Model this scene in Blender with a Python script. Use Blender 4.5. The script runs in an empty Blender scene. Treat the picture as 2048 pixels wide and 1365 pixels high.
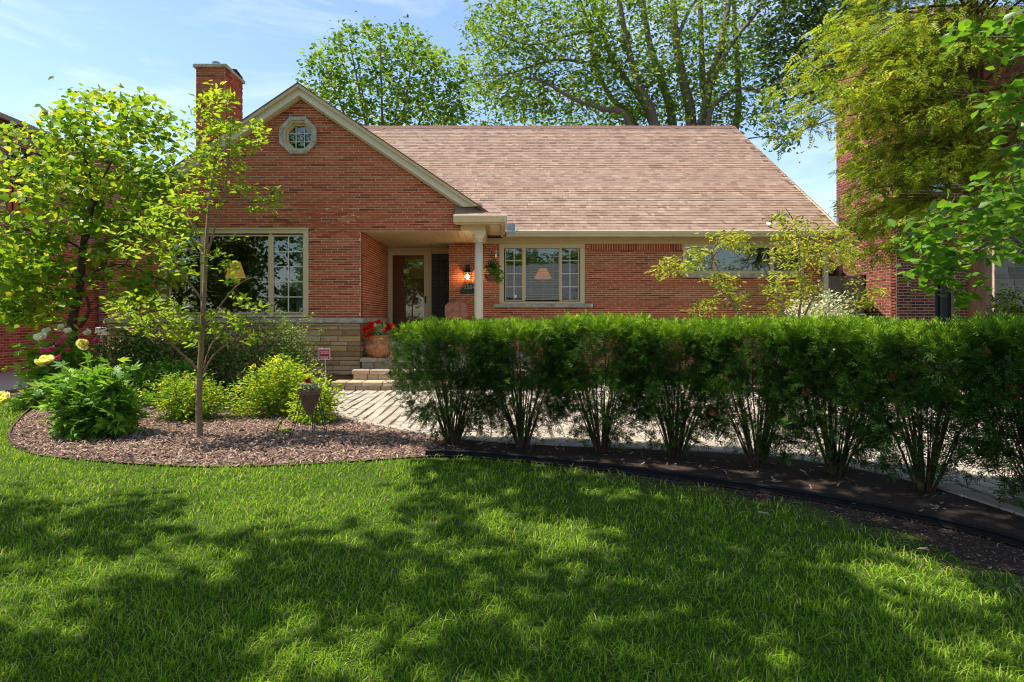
import bpy, math, random
import numpy as np
from mathutils import Vector, Matrix

# ------------------------------------------------------------------ camera, sky, sun, exposure
F, CX, CY, EYE = 1237.0, 1000.0, 638.0, 1.3          # photo pixels (2048 wide), eye height in metres
sc = bpy.context.scene
col = sc.collection
cam_d = bpy.data.cameras.new('camera')
cam_d.sensor_width = 36.0
cam_d.lens = F / 2048.0 * 36.0
cam_d.shift_x = (1024 - CX) / 2048.0
cam_d.shift_y = -(682.5 - CY) / 2048.0
cam_d.clip_start, cam_d.clip_end = 0.05, 1500.0
cam = bpy.data.objects.new('camera', cam_d)
cam.location = (0, 0, EYE)
cam.rotation_euler = (math.radians(90), 0, 0)
col.objects.link(cam)
sc.camera = cam

SUN_EL, SUN_BACK = 61.0, 4.0        # degrees above the horizon; degrees behind the plane of the front walls
el, bk = math.radians(SUN_EL), math.radians(SUN_BACK)
SUN = Vector((-math.cos(el) * math.cos(bk), math.cos(el) * math.sin(bk), math.sin(el)))
world = bpy.data.worlds.new('World')
sc.world = world
world.use_nodes = True
wn, wl = world.node_tree.nodes, world.node_tree.links
wn.clear()
w_out = wn.new('ShaderNodeOutputWorld')
w_bg = wn.new('ShaderNodeBackground')
w_sky = wn.new('ShaderNodeTexSky')
w_sky.sky_type = 'NISHITA'
w_sky.sun_disc = False
w_sky.sun_elevation = el
w_sky.sun_rotation = math.radians(-90 + SUN_BACK)
w_sky.air_density, w_sky.dust_density, w_sky.ozone_density = 1.0, 0.4, 1.2
w_bg.inputs['Strength'].default_value = 0.112
# thin wispy cloud high in the sky, everywhere in the dome
w_tc = wn.new('ShaderNodeTexCoord')
w_map = wn.new('ShaderNodeMapping')
w_map.inputs['Scale'].default_value = (1.0, 1.0, 3.2)
w_map.inputs['Rotation'].default_value = (0.0, 0.25, 0.3)
w_noise = wn.new('ShaderNodeTexNoise')
w_noise.inputs['Scale'].default_value = 3.6
w_noise.inputs['Detail'].default_value = 7.0
w_noise.inputs['Roughness'].default_value = 0.62
w_noise.inputs['Distortion'].default_value = 0.5
w_ramp = wn.new('ShaderNodeValToRGB')
w_ramp.color_ramp.elements[0].position = 0.45
w_ramp.color_ramp.elements[0].color = (0, 0, 0, 1)
w_ramp.color_ramp.elements[1].position = 0.80
w_ramp.color_ramp.elements[1].color = (1, 1, 1, 1)
w_mul = wn.new('ShaderNodeMath'); w_mul.operation = 'MULTIPLY'; w_mul.inputs[1].default_value = 0.6
w_mix = wn.new('ShaderNodeMix'); w_mix.data_type = 'RGBA'
w_mix.inputs['B'].default_value = (5.0, 5.5, 6.1, 1)
wl.new(w_tc.outputs['Generated'], w_map.inputs['Vector'])
wl.new(w_map.outputs['Vector'], w_noise.inputs['Vector'])
wl.new(w_noise.outputs['Fac'], w_ramp.inputs['Fac'])
wl.new(w_ramp.outputs['Color'], w_mul.inputs[0])
wl.new(w_mul.outputs[0], w_mix.inputs['Factor'])
wl.new(w_sky.outputs['Color'], w_mix.inputs['A'])
wl.new(w_mix.outputs['Result'], w_bg.inputs['Color'])
wl.new(w_bg.outputs['Background'], w_out.inputs['Surface'])

sun_d = bpy.data.lights.new('sun', 'SUN')
sun_d.energy = 4.35
sun_d.angle = math.radians(0.55)
sun_d.color = (1.0, 0.93, 0.82)
sun_o = bpy.data.objects.new('sun', sun_d)
sun_o.rotation_euler = SUN.to_track_quat('Z', 'Y').to_euler()
sun_o.location = (-20, 0, 40)
col.objects.link(sun_o)

vs = sc.view_settings
vs.view_transform = 'Standard'
vs.look = 'None'
vs.exposure = 1.15
vs.gamma = 1.0
vs.use_curve_mapping = False
sc.cycles.use_denoising = True
sc.cycles.pixel_filter_type = 'BLACKMAN_HARRIS'
sc.cycles.filter_width = 1.1
sc.cycles.max_bounces = 8
sc.cycles.transparent_max_bounces = 24
sc.cycles.sample_clamp_indirect = 6.0

# ------------------------------------------------------------------ helpers
def P(x, y, d):
    """a photo pixel at distance d along the view axis -> point in metres"""
    return Vector(((x - CX) * d / F, d, EYE + (CY - y) * d / F))

def G(x, y, z=0.0):
    """a photo pixel on the ground at height z"""
    d = F * (EYE - z) / (y - CY)
    return Vector(((x - CX) * d / F, d, z))

def lin(c):
    c = c / 255.0
    return c / 12.92 if c <= 0.04045 else ((c + 0.055) / 1.055) ** 2.4

def rgb(r, g, b):
    return (lin(r), lin(g), lin(b), 1.0)

def link(o, parent=None):
    col.objects.link(o)
    if parent is not None:
        o.parent = parent
        o.matrix_parent_inverse = Matrix.Translation(-WORLD.get(parent.name, Vector((0, 0, 0))))
        WORLD[o.name] = Vector((0, 0, 0))
    return o

WORLD = {}      # name -> world location of Empties (meshes are built in world coordinates)

def tag(o, label=None, cat=None, group=None, kind=None):
    if label: o['label'] = label
    if cat: o['category'] = cat
    if group: o['group'] = group
    if kind: o['kind'] = kind
    return o

def thing(name, loc, label, cat, group=None):
    o = bpy.data.objects.new(name, None)
    o.empty_display_size = 0.2
    o.location = loc
    col.objects.link(o)
    WORLD[o.name] = Vector(loc)
    return tag(o, label, cat, group)

def np_mesh(name, V, faces, var=None, smooth=False):
    """faces: list of int arrays (m, k)"""
    V = np.asarray(V, dtype=np.float32).reshape(-1, 3)
    if not isinstance(faces, (list, tuple)):
        faces = [faces]
    faces = [np.asarray(f, dtype=np.int32) for f in faces if len(f)]
    me = bpy.data.meshes.new(name)
    me.vertices.add(len(V))
    me.vertices.foreach_set('co', V.ravel())
    loops = np.concatenate([f.ravel() for f in faces])
    counts = np.concatenate([np.full(len(f), f.shape[1], dtype=np.int32) for f in faces])
    starts = np.concatenate([[0], np.cumsum(counts)[:-1]]).astype(np.int32)
    me.loops.add(len(loops))
    me.loops.foreach_set('vertex_index', loops)
    me.polygons.add(len(counts))
    me.polygons.foreach_set('loop_start', starts)
    if smooth:
        me.polygons.foreach_set('use_smooth', np.ones(len(counts), dtype=bool))
    me.update(calc_edges=True)
    if var is not None:
        a = me.attributes.new('var', 'FLOAT', 'POINT')
        a.data.foreach_set('value', np.asarray(var, dtype=np.float32))
    return me

def add(name, me, mat, parent=None):
    if mat is not None and len(me.materials) == 0:
        me.materials.append(mat)
    o = bpy.data.objects.new(name, me)
    return link(o, parent)

class MB:
    """collects shapes, builds one mesh object"""
    def __init__(s):
        s.v, s.f3, s.f4, s.fn, s.var = [], [], [], [], []
        s.cur = 0.0
    def pts(s, pts):
        n = len(s.v)
        s.v.extend([tuple(p) for p in pts]); s.var.extend([s.cur] * len(pts))
        return n
    def face(s, idx):
        (s.f4 if len(idx) == 4 else s.f3 if len(idx) == 3 else s.fn).append(tuple(idx))
    def hexa(s, p, skip=()):
        """8 corners: bottom 4 counter-clockwise then top 4"""
        n = s.pts(p)
        for i, q in enumerate(((3, 2, 1, 0), (4, 5, 6, 7), (0, 1, 5, 4), (1, 2, 6, 5), (2, 3, 7, 6), (3, 0, 4, 7))):
            if i not in skip:
                s.face([n + k for k in q])
        return s
    def box(s, x0, x1, y0, y1, z0, z1, skip=()):
        x0, x1 = min(x0, x1), max(x0, x1); y0, y1 = min(y0, y1), max(y0, y1); z0, z1 = min(z0, z1), max(z0, z1)
        return s.hexa([(x0, y0, z0), (x1, y0, z0), (x1, y1, z0), (x0, y1, z0), (x0, y0, z1), (x1, y0, z1), (x1, y1, z1), (x0, y1, z1)], skip)
    def bar(s, a, b, w, h=None, up=(0, 0, 1)):
        a, b = Vector(a), Vector(b); h = h or w
        d = (b - a).normalized(); u = Vector(up)
        if abs(d.dot(u)) > 0.95: u = Vector((1, 0, 0))
        x = d.cross(u).normalized() * (w / 2); z = x.cross(d).normalized() * (h / 2)
        return s.hexa([a - x - z, a + x - z, b + x - z, b - x - z, a - x + z, a + x + z, b + x + z, b - x + z])
    def prism(s, poly, vec):
        """closed polygon (list of 3D points) extruded along vec"""
        n = len(poly); vec = Vector(vec)
        i = s.pts([Vector(p) for p in poly] + [Vector(p) + vec for p in poly])
        s.face(list(range(i, i + n))[::-1]); s.face(list(range(i + n, i + 2 * n)))
        for k in range(n):
            s.face([i + k, i + (k + 1) % n, i + n + (k + 1) % n, i + n + k])
        return s
    def tube(s, pts, rad, n=8, cap=True):
        pts = [Vector(p) for p in pts]
        if not hasattr(rad, '__len__'): rad = [rad] * len(pts)
        start = len(s.v); prev = None
        for k, p in enumerate(pts):
            d = (pts[min(k + 1, len(pts) - 1)] - pts[max(k - 1, 0)]).normalized()
            if prev is None:
                a = d.orthogonal().normalized()
            else:
                a = (prev - d * prev.dot(d))
                a = a.normalized() if a.length > 1e-6 else d.orthogonal().normalized()
            prev = a; b = d.cross(a)
            s.pts([p + (a * math.cos(t) + b * math.sin(t)) * rad[k] for t in [2 * math.pi * j / n for j in range(n)]])
        for k in range(len(pts) - 1):
            for j in range(n):
                s.face([start + k * n + j, start + k * n + (j + 1) % n, start + (k + 1) * n + (j + 1) % n, start + (k + 1) * n + j])
        if cap:
            s.face([start + j for j in range(n)][::-1]); e = start + (len(pts) - 1) * n
            s.face([e + j for j in range(n)])
        return s
    def lathe(s, prof, c, n=24, arc=None):
        """prof: list of (r, z); around vertical axis at c"""
        c = Vector(c); start = len(s.v)
        for r, z in prof:
            s.pts([c + Vector((r * math.cos(2 * math.pi * j / n), r * math.sin(2 * math.pi * j / n), z)) for j in range(n)])
        for k in range(len(prof) - 1):
            for j in range(n):
                s.face([start + k * n + j, start + k * n + (j + 1) % n, start + (k + 1) * n + (j + 1) % n, start + (k + 1) * n + j])
        s.face([start + j for j in range(n)][::-1]); e = start + (len(prof) - 1) * n
        s.face([e + j for j in range(n)])
        return s
    def mesh(s, name, smooth=False, var=False):
        me = bpy.data.meshes.new(name)
        me.from_pydata(s.v, [], s.f4 + s.f3 + s.fn)
        if smooth:
            me.polygons.foreach_set('use_smooth', [True] * len(me.polygons))
        if var:
            a = me.attributes.new('var', 'FLOAT', 'POINT'); a.data.foreach_set('value', s.var)
        me.update()
        return me
    def build(s, name, mat, parent=None, smooth=False, var=False, bevel=0):
        o = add(name, s.mesh(name, smooth, var), mat, parent)
        if bevel:
            m = o.modifiers.new('bevel', 'BEVEL'); m.width = bevel; m.segments = 2; m.limit_method = 'ANGLE'
        return o

def part(name, mat, parent, *boxes, bevel=0):
    m = MB()
    for b in boxes: m.box(*b)
    return m.build(name, mat, parent, bevel=bevel)

# ------------------------------------------------------------------ materials
def mat_base(name):
    m = bpy.data.materials.new(name); m.use_nodes = True
    n, l = m.node_tree.nodes, m.node_tree.links
    return m, n, l, n['Principled BSDF']

def noise_node(n, l, scale, detail=4, rough=0.6, vec=None, coord='Object', stretch=None):
    t = n.new('ShaderNodeTexNoise')
    t.inputs['Scale'].default_value = scale; t.inputs['Detail'].default_value = detail; t.inputs['Roughness'].default_value = rough
    tc = n.new('ShaderNodeTexCoord')
    if stretch:
        mp = n.new('ShaderNodeMapping'); mp.inputs['Scale'].default_value = stretch
        l.new(tc.outputs[coord], mp.inputs['Vector']); l.new(mp.outputs['Vector'], t.inputs['Vector'])
    else:
        l.new(tc.outputs[coord], t.inputs['Vector'])
    return t

def ramp_node(n, stops, interp='LINEAR'):
    r = n.new('ShaderNodeValToRGB'); cr = r.color_ramp; cr.interpolation = interp
    while len(cr.elements) < len(stops): cr.elements.new(0.5)
    for e, (p, c) in zip(cr.elements, stops):
        e.position = p; e.color = c if len(c) == 4 else (*c, 1)
    return r

def plain(name, color, rough=0.6, spec=0.3, vary=0.15, scale=6.0, bump=0.0, bscale=40.0, metal=0.0, stretch=None):
    m, n, l, b = mat_base(name)
    b.inputs['Roughness'].default_value = rough; b.inputs['Specular IOR Level'].default_value = spec; b.inputs['Metallic'].default_value = metal
    t = noise_node(n, l, scale, 6, 0.65, stretch=stretch)
    lo = tuple(c * (1 - vary) for c in color[:3]); hi = tuple(min(1, c * (1 + vary)) for c in color[:3])
    r = ramp_node(n, [(0.3, lo), (0.7, hi)])
    l.new(t.outputs['Fac'], r.inputs['Fac']); l.new(r.outputs['Color'], b.inputs['Base Color'])
    if bump:
        t2 = noise_node(n, l, bscale, 5, 0.7, stretch=stretch)
        bp = n.new('ShaderNodeBump'); bp.inputs['Strength'].default_value = bump; bp.inputs['Distance'].default_value = 0.01
        l.new(t2.outputs['Fac'], bp.inputs['Height']); l.new(bp.outputs['Normal'], b.inputs['Normal'])
    return m

def pieces(name, stops, rough=0.85, spec=0.2, nscale=18.0, namt=0.35, bump=0.6, bscale=60.0, dist=0.006, stretch=None, interp='LINEAR'):
    """material for many alike pieces: every piece its own tone (attribute 'var' or object random)"""
    m, n, l, b = mat_base(name)
    b.inputs['Roughness'].default_value = rough; b.inputs['Specular IOR Level'].default_value = spec
    at = n.new('ShaderNodeAttribute'); at.attribute_name = 'var'
    oi = n.new('ShaderNodeObjectInfo')
    ad = n.new('ShaderNodeMath'); ad.operation = 'ADD'
    fr = n.new('ShaderNodeMath'); fr.operation = 'FRACT'
    l.new(at.outputs['Fac'], ad.inputs[0]); l.new(oi.outputs['Random'], ad.inputs[1]); l.new(ad.outputs[0], fr.inputs[0])
    r = ramp_node(n, stops, interp); l.new(fr.outputs[0], r.inputs['Fac'])
    t = noise_node(n, l, nscale, 6, 0.7, stretch=stretch)
    mr = n.new('ShaderNodeMapRange'); mr.inputs[1].default_value = 0.25; mr.inputs[2].default_value = 0.75
    mr.inputs[3].default_value = 1 - namt; mr.inputs[4].default_value = 1 + namt
    l.new(t.outputs['Fac'], mr.inputs[0])
    mx = n.new('ShaderNodeMix'); mx.data_type = 'RGBA'; mx.blend_type = 'MULTIPLY'; mx.inputs['Factor'].default_value = 1
    l.new(r.outputs['Color'], mx.inputs['A']); l.new(mr.outputs[0], mx.inputs['B']); l.new(mx.outputs['Result'], b.inputs['Base Color'])
    t2 = noise_node(n, l, bscale, 6, 0.75, stretch=stretch)
    bp = n.new('ShaderNodeBump'); bp.inputs['Strength'].default_value = bump; bp.inputs['Distance'].default_value = dist
    l.new(t2.outputs['Fac'], bp.inputs['Height']); l.new(bp.outputs['Normal'], b.inputs['Normal'])
    return m

def leafy(name, stops, trans=0.45, rough=0.55, spec=0.22, tcol=1.5):
    """leaf: diffuse with gloss, light passing through it; tone by leaf"""
    m, n, l, b = mat_base(name)
    b.inputs['Roughness'].default_value = rough; b.inputs['Specular IOR Level'].default_value = spec
    at = n.new('ShaderNodeAttribute'); at.attribute_name = 'var'
    r = ramp_node(n, stops); l.new(at.outputs['Fac'], r.inputs['Fac'])
    l.new(r.outputs['Color'], b.inputs['Base Color'])
    tr = n.new('ShaderNodeBsdfTranslucent')
    mc = n.new('ShaderNodeMix'); mc.data_type = 'RGBA'; mc.blend_type = 'MULTIPLY'; mc.inputs['Factor'].default_value = 1
    mc.inputs['B'].default_value = (tcol * 1.05, tcol, tcol * 0.55, 1)
    l.new(r.outputs['Color'], mc.inputs['A']); l.new(mc.outputs['Result'], tr.inputs['Color'])
    ms = n.new('ShaderNodeMixShader'); ms.inputs['Fac'].default_value = trans
    out = n['Material Output']
    l.new(b.outputs['BSDF'], ms.inputs[1]); l.new(tr.outputs['BSDF'], ms.inputs[2]); l.new(ms.outputs['Shader'], out.inputs['Surface'])
    return m

def glass_mat(name, tint=(0.82, 0.9, 0.86, 1), refl=0.055, bump=0.0):
    m, n, l, b = mat_base(name)
    n.remove(b)
    tr = n.new('ShaderNodeBsdfTransparent'); tr.inputs['Color'].default_value = tint
    gl = n.new('ShaderNodeBsdfGlossy'); gl.inputs['Roughness'].default_value = 0.01
    fr = n.new('ShaderNodeFresnel'); fr.inputs['IOR'].default_value = 1.5
    ad = n.new('ShaderNodeMath'); ad.operation = 'ADD'; ad.inputs[1].default_value = refl; ad.use_clamp = True
    ms = n.new('ShaderNodeMixShader')
    l.new(fr.outputs[0], ad.inputs[0]); l.new(ad.outputs[0], ms.inputs['Fac'])
    l.new(tr.outputs[0], ms.inputs[1]); l.new(gl.outputs[0], ms.inputs[2]); l.new(ms.outputs[0], n['Material Output'].inputs['Surface'])
    t = noise_node(n, l, 1.3, 2, 0.5)
    bp = n.new('ShaderNodeBump'); bp.inputs['Strength'].default_value = 0.06; bp.inputs['Distance'].default_value = 0.02
    l.new(t.outputs['Fac'], bp.inputs['Height']); l.new(bp.outputs['Normal'], gl.inputs['Normal'])
    return m

def glow(name, color, strength):
    m, n, l, b = mat_base(name)
    b.inputs['Base Color'].default_value = color
    b.inputs['Emission Color'].default_value = color
    b.inputs['Emission Strength'].default_value = strength
    return m

M = {}
M['brick'] = pieces('brick_red', [(0.0, (0.20, 0.042, 0.020)), (0.15, (0.33, 0.075, 0.032)), (0.55, (0.44, 0.110, 0.046)), (0.85, (0.40, 0.098, 0.041)), (1.0, (0.50, 0.150, 0.070))], nscale=14, namt=0.22, bump=1.0, bscale=55, dist=0.010, stretch=(1, 1, 2.5))
M['mortar'] = plain('mortar_pink', (0.72, 0.50, 0.34, 1), 0.95, 0.1, 0.18, 12, 0.5, 120)
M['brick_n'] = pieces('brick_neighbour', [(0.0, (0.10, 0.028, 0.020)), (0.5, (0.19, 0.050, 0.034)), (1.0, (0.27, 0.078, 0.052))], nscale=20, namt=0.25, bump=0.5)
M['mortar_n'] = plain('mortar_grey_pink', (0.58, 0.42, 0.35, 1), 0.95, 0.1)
M['brick_o'] = pieces('brick_orange', [(0.0, (0.15, 0.055, 0.035)), (0.5, (0.29, 0.11, 0.065)), (0.9, (0.35, 0.145, 0.085)), (1.0, (0.42, 0.22, 0.15))], nscale=9, namt=0.4, bump=0.5)
M['brick_b'] = pieces('brick_brown', [(0.0, (0.10, 0.06, 0.045)), (0.5, (0.20, 0.125, 0.09)), (1.0, (0.30, 0.2, 0.15))], nscale=9, namt=0.3, bump=0.5)
M['stone'] = pieces('sandstone', [(0.0, (0.30, 0.19, 0.095)), (0.3, (0.44, 0.29, 0.14)), (0.6, (0.54, 0.37, 0.19)), (0.8, (0.46, 0.32, 0.21)), (1.0, (0.58, 0.44, 0.28))], nscale=7, namt=0.3, bump=1.0, bscale=22, dist=0.03, stretch=(1, 1, 2.2))
M['stone_joint'] = plain('stone_joint', (0.17, 0.12, 0.075, 1), 0.95, 0.1)
M['sillstone'] = plain('sill_stone', (0.40, 0.35, 0.27, 1), 0.9, 0.15, 0.35, 9, 0.9, 26)
M['trim'] = plain('trim_tan', (0.55, 0.42, 0.235, 1), 0.45, 0.35, 0.05, 3)
M['trim_white'] = plain('trim_pale', (0.63, 0.55, 0.40, 1), 0.45, 0.35, 0.05, 3)
M['frame'] = plain('window_frame_tan', (0.58, 0.46, 0.28, 1), 0.4, 0.4, 0.04, 3)
M['muntin'] = plain('muntin_pale', (0.62, 0.60, 0.54, 1), 0.4, 0.4, 0.04, 3)
M['gutter'] = plain('gutter_cream', (0.60, 0.49, 0.33, 1), 0.35, 0.45, 0.05, 3)
M['shingle'] = pieces('shingle_tan', [(0.0, (0.20, 0.132, 0.100)), (0.25, (0.25, 0.170, 0.129)), (0.5, (0.275, 0.193, 0.147)), (0.75, (0.258, 0.172, 0.132)), (1.0, (0.325, 0.236, 0.18))], rough=0.95, spec=0.1, nscale=1.3, namt=0.16, bump=0.6, bscale=160, dist=0.004)
M['shingle_dark'] = plain('shingle_ridge', (0.17, 0.10, 0.08, 1), 0.95, 0.1, 0.25, 20, 0.6, 140)
M['deck'] = plain('roof_deck', (0.14, 0.09, 0.07, 1), 0.95, 0.1)
M['glass'] = glass_mat('window_glass')
M['glass_dark'] = glass_mat('door_glass', (0.78, 0.76, 0.72, 1), 0.04)
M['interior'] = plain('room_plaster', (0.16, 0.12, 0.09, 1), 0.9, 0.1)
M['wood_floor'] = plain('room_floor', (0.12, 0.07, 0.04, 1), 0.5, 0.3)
M['door_wood'] = plain('door_wood', (0.32, 0.115, 0.045, 1), 0.45, 0.4, 0.3, 5, stretch=(6, 6, 0.6))
M['black_metal'] = plain('black_metal', (0.012, 0.013, 0.013, 1), 0.5, 0.4, 0.1)
M['fence_grey'] = plain('fence_grey', (0.22, 0.22, 0.21, 1), 0.7, 0.2, 0.2)
M['steel'] = plain('galvanised', (0.32, 0.34, 0.36, 1), 0.4, 0.5, 0.12, 5, metal=0.6)
M['dark_grey'] = plain('dark_grey', (0.05, 0.055, 0.06, 1), 0.6, 0.3)
M['bark_grey'] = plain('bark_grey', (0.17, 0.135, 0.105, 1), 0.9, 0.15, 0.35, 9, 0.9, 30, stretch=(3, 3, 0.7))
M['bark_tan'] = plain('bark_tan', (0.23, 0.155, 0.088, 1), 0.9, 0.15, 0.35, 22, 0.9, 50, stretch=(2, 2, 0.7))
M['bark_dark'] = plain('bark_dark', (0.085, 0.055, 0.038, 1), 0.9, 0.15, 0.3, 20, 0.9, 40)
M['bark_yew'] = plain('bark_yew', (0.085, 0.047, 0.030, 1), 0.9, 0.15, 0.35, 14, 0.8, 60, stretch=(3, 3, 0.6))
M['bark_red'] = plain('bark_red', (0.20, 0.10, 0.058, 1), 0.9, 0.15, 0.35, 14, 0.8, 60, stretch=(3, 3, 0.6))

# ------------------------------------------------------------------ the house
DG, DM, DD = 12.0, 14.05, 14.85          # distance of gable wall, main wall, door wall
SOF = 3.005                              # soffit height
FLOOR = 0.55                             # porch floor
def XG(x): return (x - CX) * DG / F
def XM(x): return (x - CX) * DM / F
def ZG(y): return EYE + (CY - y) * DG / F
def ZM(y): return EYE + (CY - y) * DM / F
XL, XR = XG(216), -2.70                  # gable wall ends, edge of the porch recess
XP, ZP, RS = -3.854, 5.81, 0.678         # gable roof peak and slope
def zroof(X): return ZP - RS * abs(X - XP)
XE = 0.11                                # gable eave line on the right
MS, ME_D, ME_Z = 0.669, 13.55, 3.228     # main roof slope, eave distance and height
RIDGE_D = 19.95
def zmain(d): return ME_Z + MS * (d - ME_D)
XRR = 7.56                               # right edge of main roof

house = thing('brick_house', (0, 14, 0), 'red roman brick house with steep front gable, tan shingled roof and recessed porch', 'house')

def lay(axis, plane, sgn, z0, z1, n, L, intervals, rng, gap=0.012, proud=0.007, offs=(0, 0.33, 0.66), jit=0.0025):
    """bricks of a wall in running bond. axis 'x': wall faces -Y (sgn -1); 'y': wall faces sgn*X.
    returns list of bricks (u0,u1,za,zb,full) and the rows of the mortar backing"""
    ch = (z1 - z0) / n; out, rows = [], []
    for i in range(n):
        za, zb = z0 + i * ch, z0 + (i + 1) * ch
        off = offs[i % len(offs)] * L + rng.uniform(-0.04, 0.04) * L
        for (a, b) in intervals((za + zb) / 2):
            rows.append((a, b, za, zb))
            k = math.floor((a - off) / L)
            while off + k * L < b - 1e-4:
                u0, u1 = max(a, off + k * L), min(b, off + (k + 1) * L)
                k += 1
                if u1 - u0 < 0.03: continue
                out.append((u0 + gap / 2, u1 - gap / 2, za + gap / 2, zb - gap / 2, u1 - u0 > L - 1e-4))
    return out, rows

def brick_verts(l, h, proud, deep, rng, jit):
    """brick local: length along u, front at w=0 outward, 3 x 1 front facets, ragged arrises"""
    us = [0, 0.3, 0.7, 1.0]
    V = []
    for j, z in enumerate((-h / 2, h / 2)):
        for u in us:
            V.append(((u - 0.5) * l + rng.uniform(-jit, jit) * 0.5, proud + rng.uniform(-jit, jit), z + rng.uniform(-jit, jit) * 0.6))
    for z in (-h / 2, h / 2):
        for u in (0, 1):
            V.append(((u - 0.5) * l, -deep, z))
    F4 = [(0, 1, 5, 4), (1, 2, 6, 5), (2, 3, 7, 6)]
    F6 = [(4, 5, 6, 7, 11, 10), (3, 2, 1, 0, 8, 9)]
    F4 += [(0, 4, 10, 8), (3, 9, 11, 7)]
    return V, F4, F6

def place_uvw(axis, plane, sgn, V, u, z):
    if axis == 'x':
        return [(u + a, plane - w, z + c) for a, w, c in V]      # outward is -Y
    return [(plane + sgn * w, u + a, z + c) for a, w, c in V]

def brick_wall(name, parent, axis, plane, sgn, bricks, rows, mats, thick=0.20, proud=0.007, jit=0.0025, singles=None, seed=1, L=0.31, field='brickwork', rough_zone=None):
    rng = random.Random(seed)
    mb = MB()
    for (a, b, za, zb) in rows:
        if axis == 'x': mb.box(a, b, plane, plane + thick, za, zb, skip=(0, 1))
        else: mb.box(plane, plane - sgn * thick, a, b, za, zb, skip=(0, 1))
    wall = mb.build(name, mats[1], parent)
    f = MB()
    protos = []
    h = bricks[0][3] - bricks[0][2]
    chosen = set(singles or [])
    if chosen:
        for k in range(8):
            V, F4, F6 = brick_verts(L - 0.012, h, proud, 0.004, rng, jit)
            m = MB(); m.pts(place_uvw(axis, 0, sgn, V, 0, 0)); m.f4 = F4; m.fn = F6
            protos.append(m.mesh('brick'))
            protos[-1].materials.append(mats[0])
    for i, (u0, u1, za, zb, full) in enumerate(bricks):
        if i in chosen:
            o = bpy.data.objects.new('brick', protos[rng.randrange(8)])
            o.location = ((u0 + u1) / 2, plane, (za + zb) / 2) if axis == 'x' else (plane, (u0 + u1) / 2, (za + zb) / 2)
            link(o, wall)
            continue
        j, p = jit, proud
        if rough_zone:
            q = rough_zone((u0 + u1) / 2, (za + zb) / 2)
            j = jit + 0.008 * q; p = proud + rng.uniform(-0.002, 0.012) * q
        V, F4, F6 = brick_verts(u1 - u0, zb - za, p, 0.004, rng, j)
        f.cur = rng.random()
        n = f.pts(place_uvw(axis, plane, sgn, V, (u0 + u1) / 2, (za + zb) / 2))
        f.f4 += [tuple(n + k for k in q) for q in F4]; f.fn += [tuple(n + k for k in q) for q in F6]
    if f.v:
        tag(f.build(field, mats[0], wall, var=True), kind='stuff')
    return wall

rng = random.Random(11)
OX, OZ = (597 - CX) * DG / F, ZG(272.5)       # octagon window centre
WX0, WX1, WZ0, WZ1 = XG(323), XG(617), ZG(635), ZG(459)
def gable_iv(z):
    half = (ZP - 0.13 - z) / RS
    a = max(XL, XP - half)
    b = min(XP + half, XR if z < SOF else (-0.757 if z < 3.10 else -0.854))
    iv = [(a, b)]
    def cut(iv, c0, c1):
        o = []
        for (p, q) in iv:
            if c0 > p: o.append((p, min(q, c0)))
            if c1 < q: o.append((max(p, c1), q))
        return [t for t in o if t[1] - t[0] > 0.02]
    if WZ0 - 0.01 < z < WZ1: iv = cut(iv, WX0, WX1)
    dz = abs(z - OZ)
    if dz < 0.33:
        w = min(0.33, 0.33 * 1.414 - dz); iv = cut(iv, OX - w, OX + w)
    return iv
ROWS = 35; CH = (SOF - 1.32) / ROWS
nrows = int((5.66 - 1.32) / CH)
bricks, rows = lay('x', DG, -1, 1.32, 1.32 + nrows * CH, nrows, 0.315, gable_iv, rng)
rows = [(a, b, za, zb) for a, b, za, zb in rows]
full = [i for i, b in enumerate(bricks) if b[4] and b[1] < XR + 1.9]
def vis_score(i):
    b = bricks[i]; x = (b[0] + b[1]) / 2; z = (b[2] + b[3]) / 2
    return (x + 3.0) ** 2 + (z - 3.9) ** 2
full.sort(key=vis_score)
def spall(u, z):          # a weathered patch of the gable, above the porch opening
    q = math.exp(-(((u + 3.2) / 1.1) ** 2 + ((z - 3.25) / 0.35) ** 2))
    return min(1, q * 1.3)
keep = [i for i in full if spall((bricks[i][0] + bricks[i][1]) / 2, bricks[i][2]) < 0.45][:300]
gable_wall = brick_wall('wall', house, 'x', DG, -1, bricks, rows, (M['brick'], M['mortar']), singles=keep, seed=3, L=0.315, rough_zone=spall)
# recess side wall (faces right)
bricks, rows = lay('y', XR, 1, 1.32, SOF, ROWS, 0.315, lambda z: [(DG + 0.004, DD)], rng)
brick_wall('wall', house, 'y', XR, 1, bricks, rows, (M['brick'], M['mortar']), seed=4)
# main wall
MX0, MX1 = XM(898), XM(1640)
A0, A1, AZ0, AZ1 = XM(999), XM(1169), ZM(608), ZM(488.5)
B0, B1, BZ0, BZ1 = XM(1366), XM(1606), ZM(548), ZM(488.5)
SOLD = (XM(1180), XM(1364), ZM(502))
def main_iv(z):
    iv = [(MX0, MX1)]
    def cut(iv, c0, c1):
        o = []
        for (p, q) in iv:
            if c0 > p: o.append((p, min(q, c0)))
            if c1 < q: o.append((max(p, c1), q))
        return [t for t in o if t[1] - t[0] > 0.02]
    if AZ0 < z < AZ1: iv = cut(iv, A0, A1)
    if BZ0 < z < BZ1: iv = cut(iv, B0, B1)
    if z > SOLD[2]: iv = cut(iv, SOLD[0], SOLD[1])
    return iv
nm = int((SOF - 0.1) / CH)
bricks, rows = lay('x', DM, -1, SOF - nm * CH, SOF, nm, 0.315, main_iv, rng)
main_wall = brick_wall('wall', house, 'x', DM, -1, bricks, rows, (M['brick'], M['mortar']), seed=5)
sm = MB()
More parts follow.
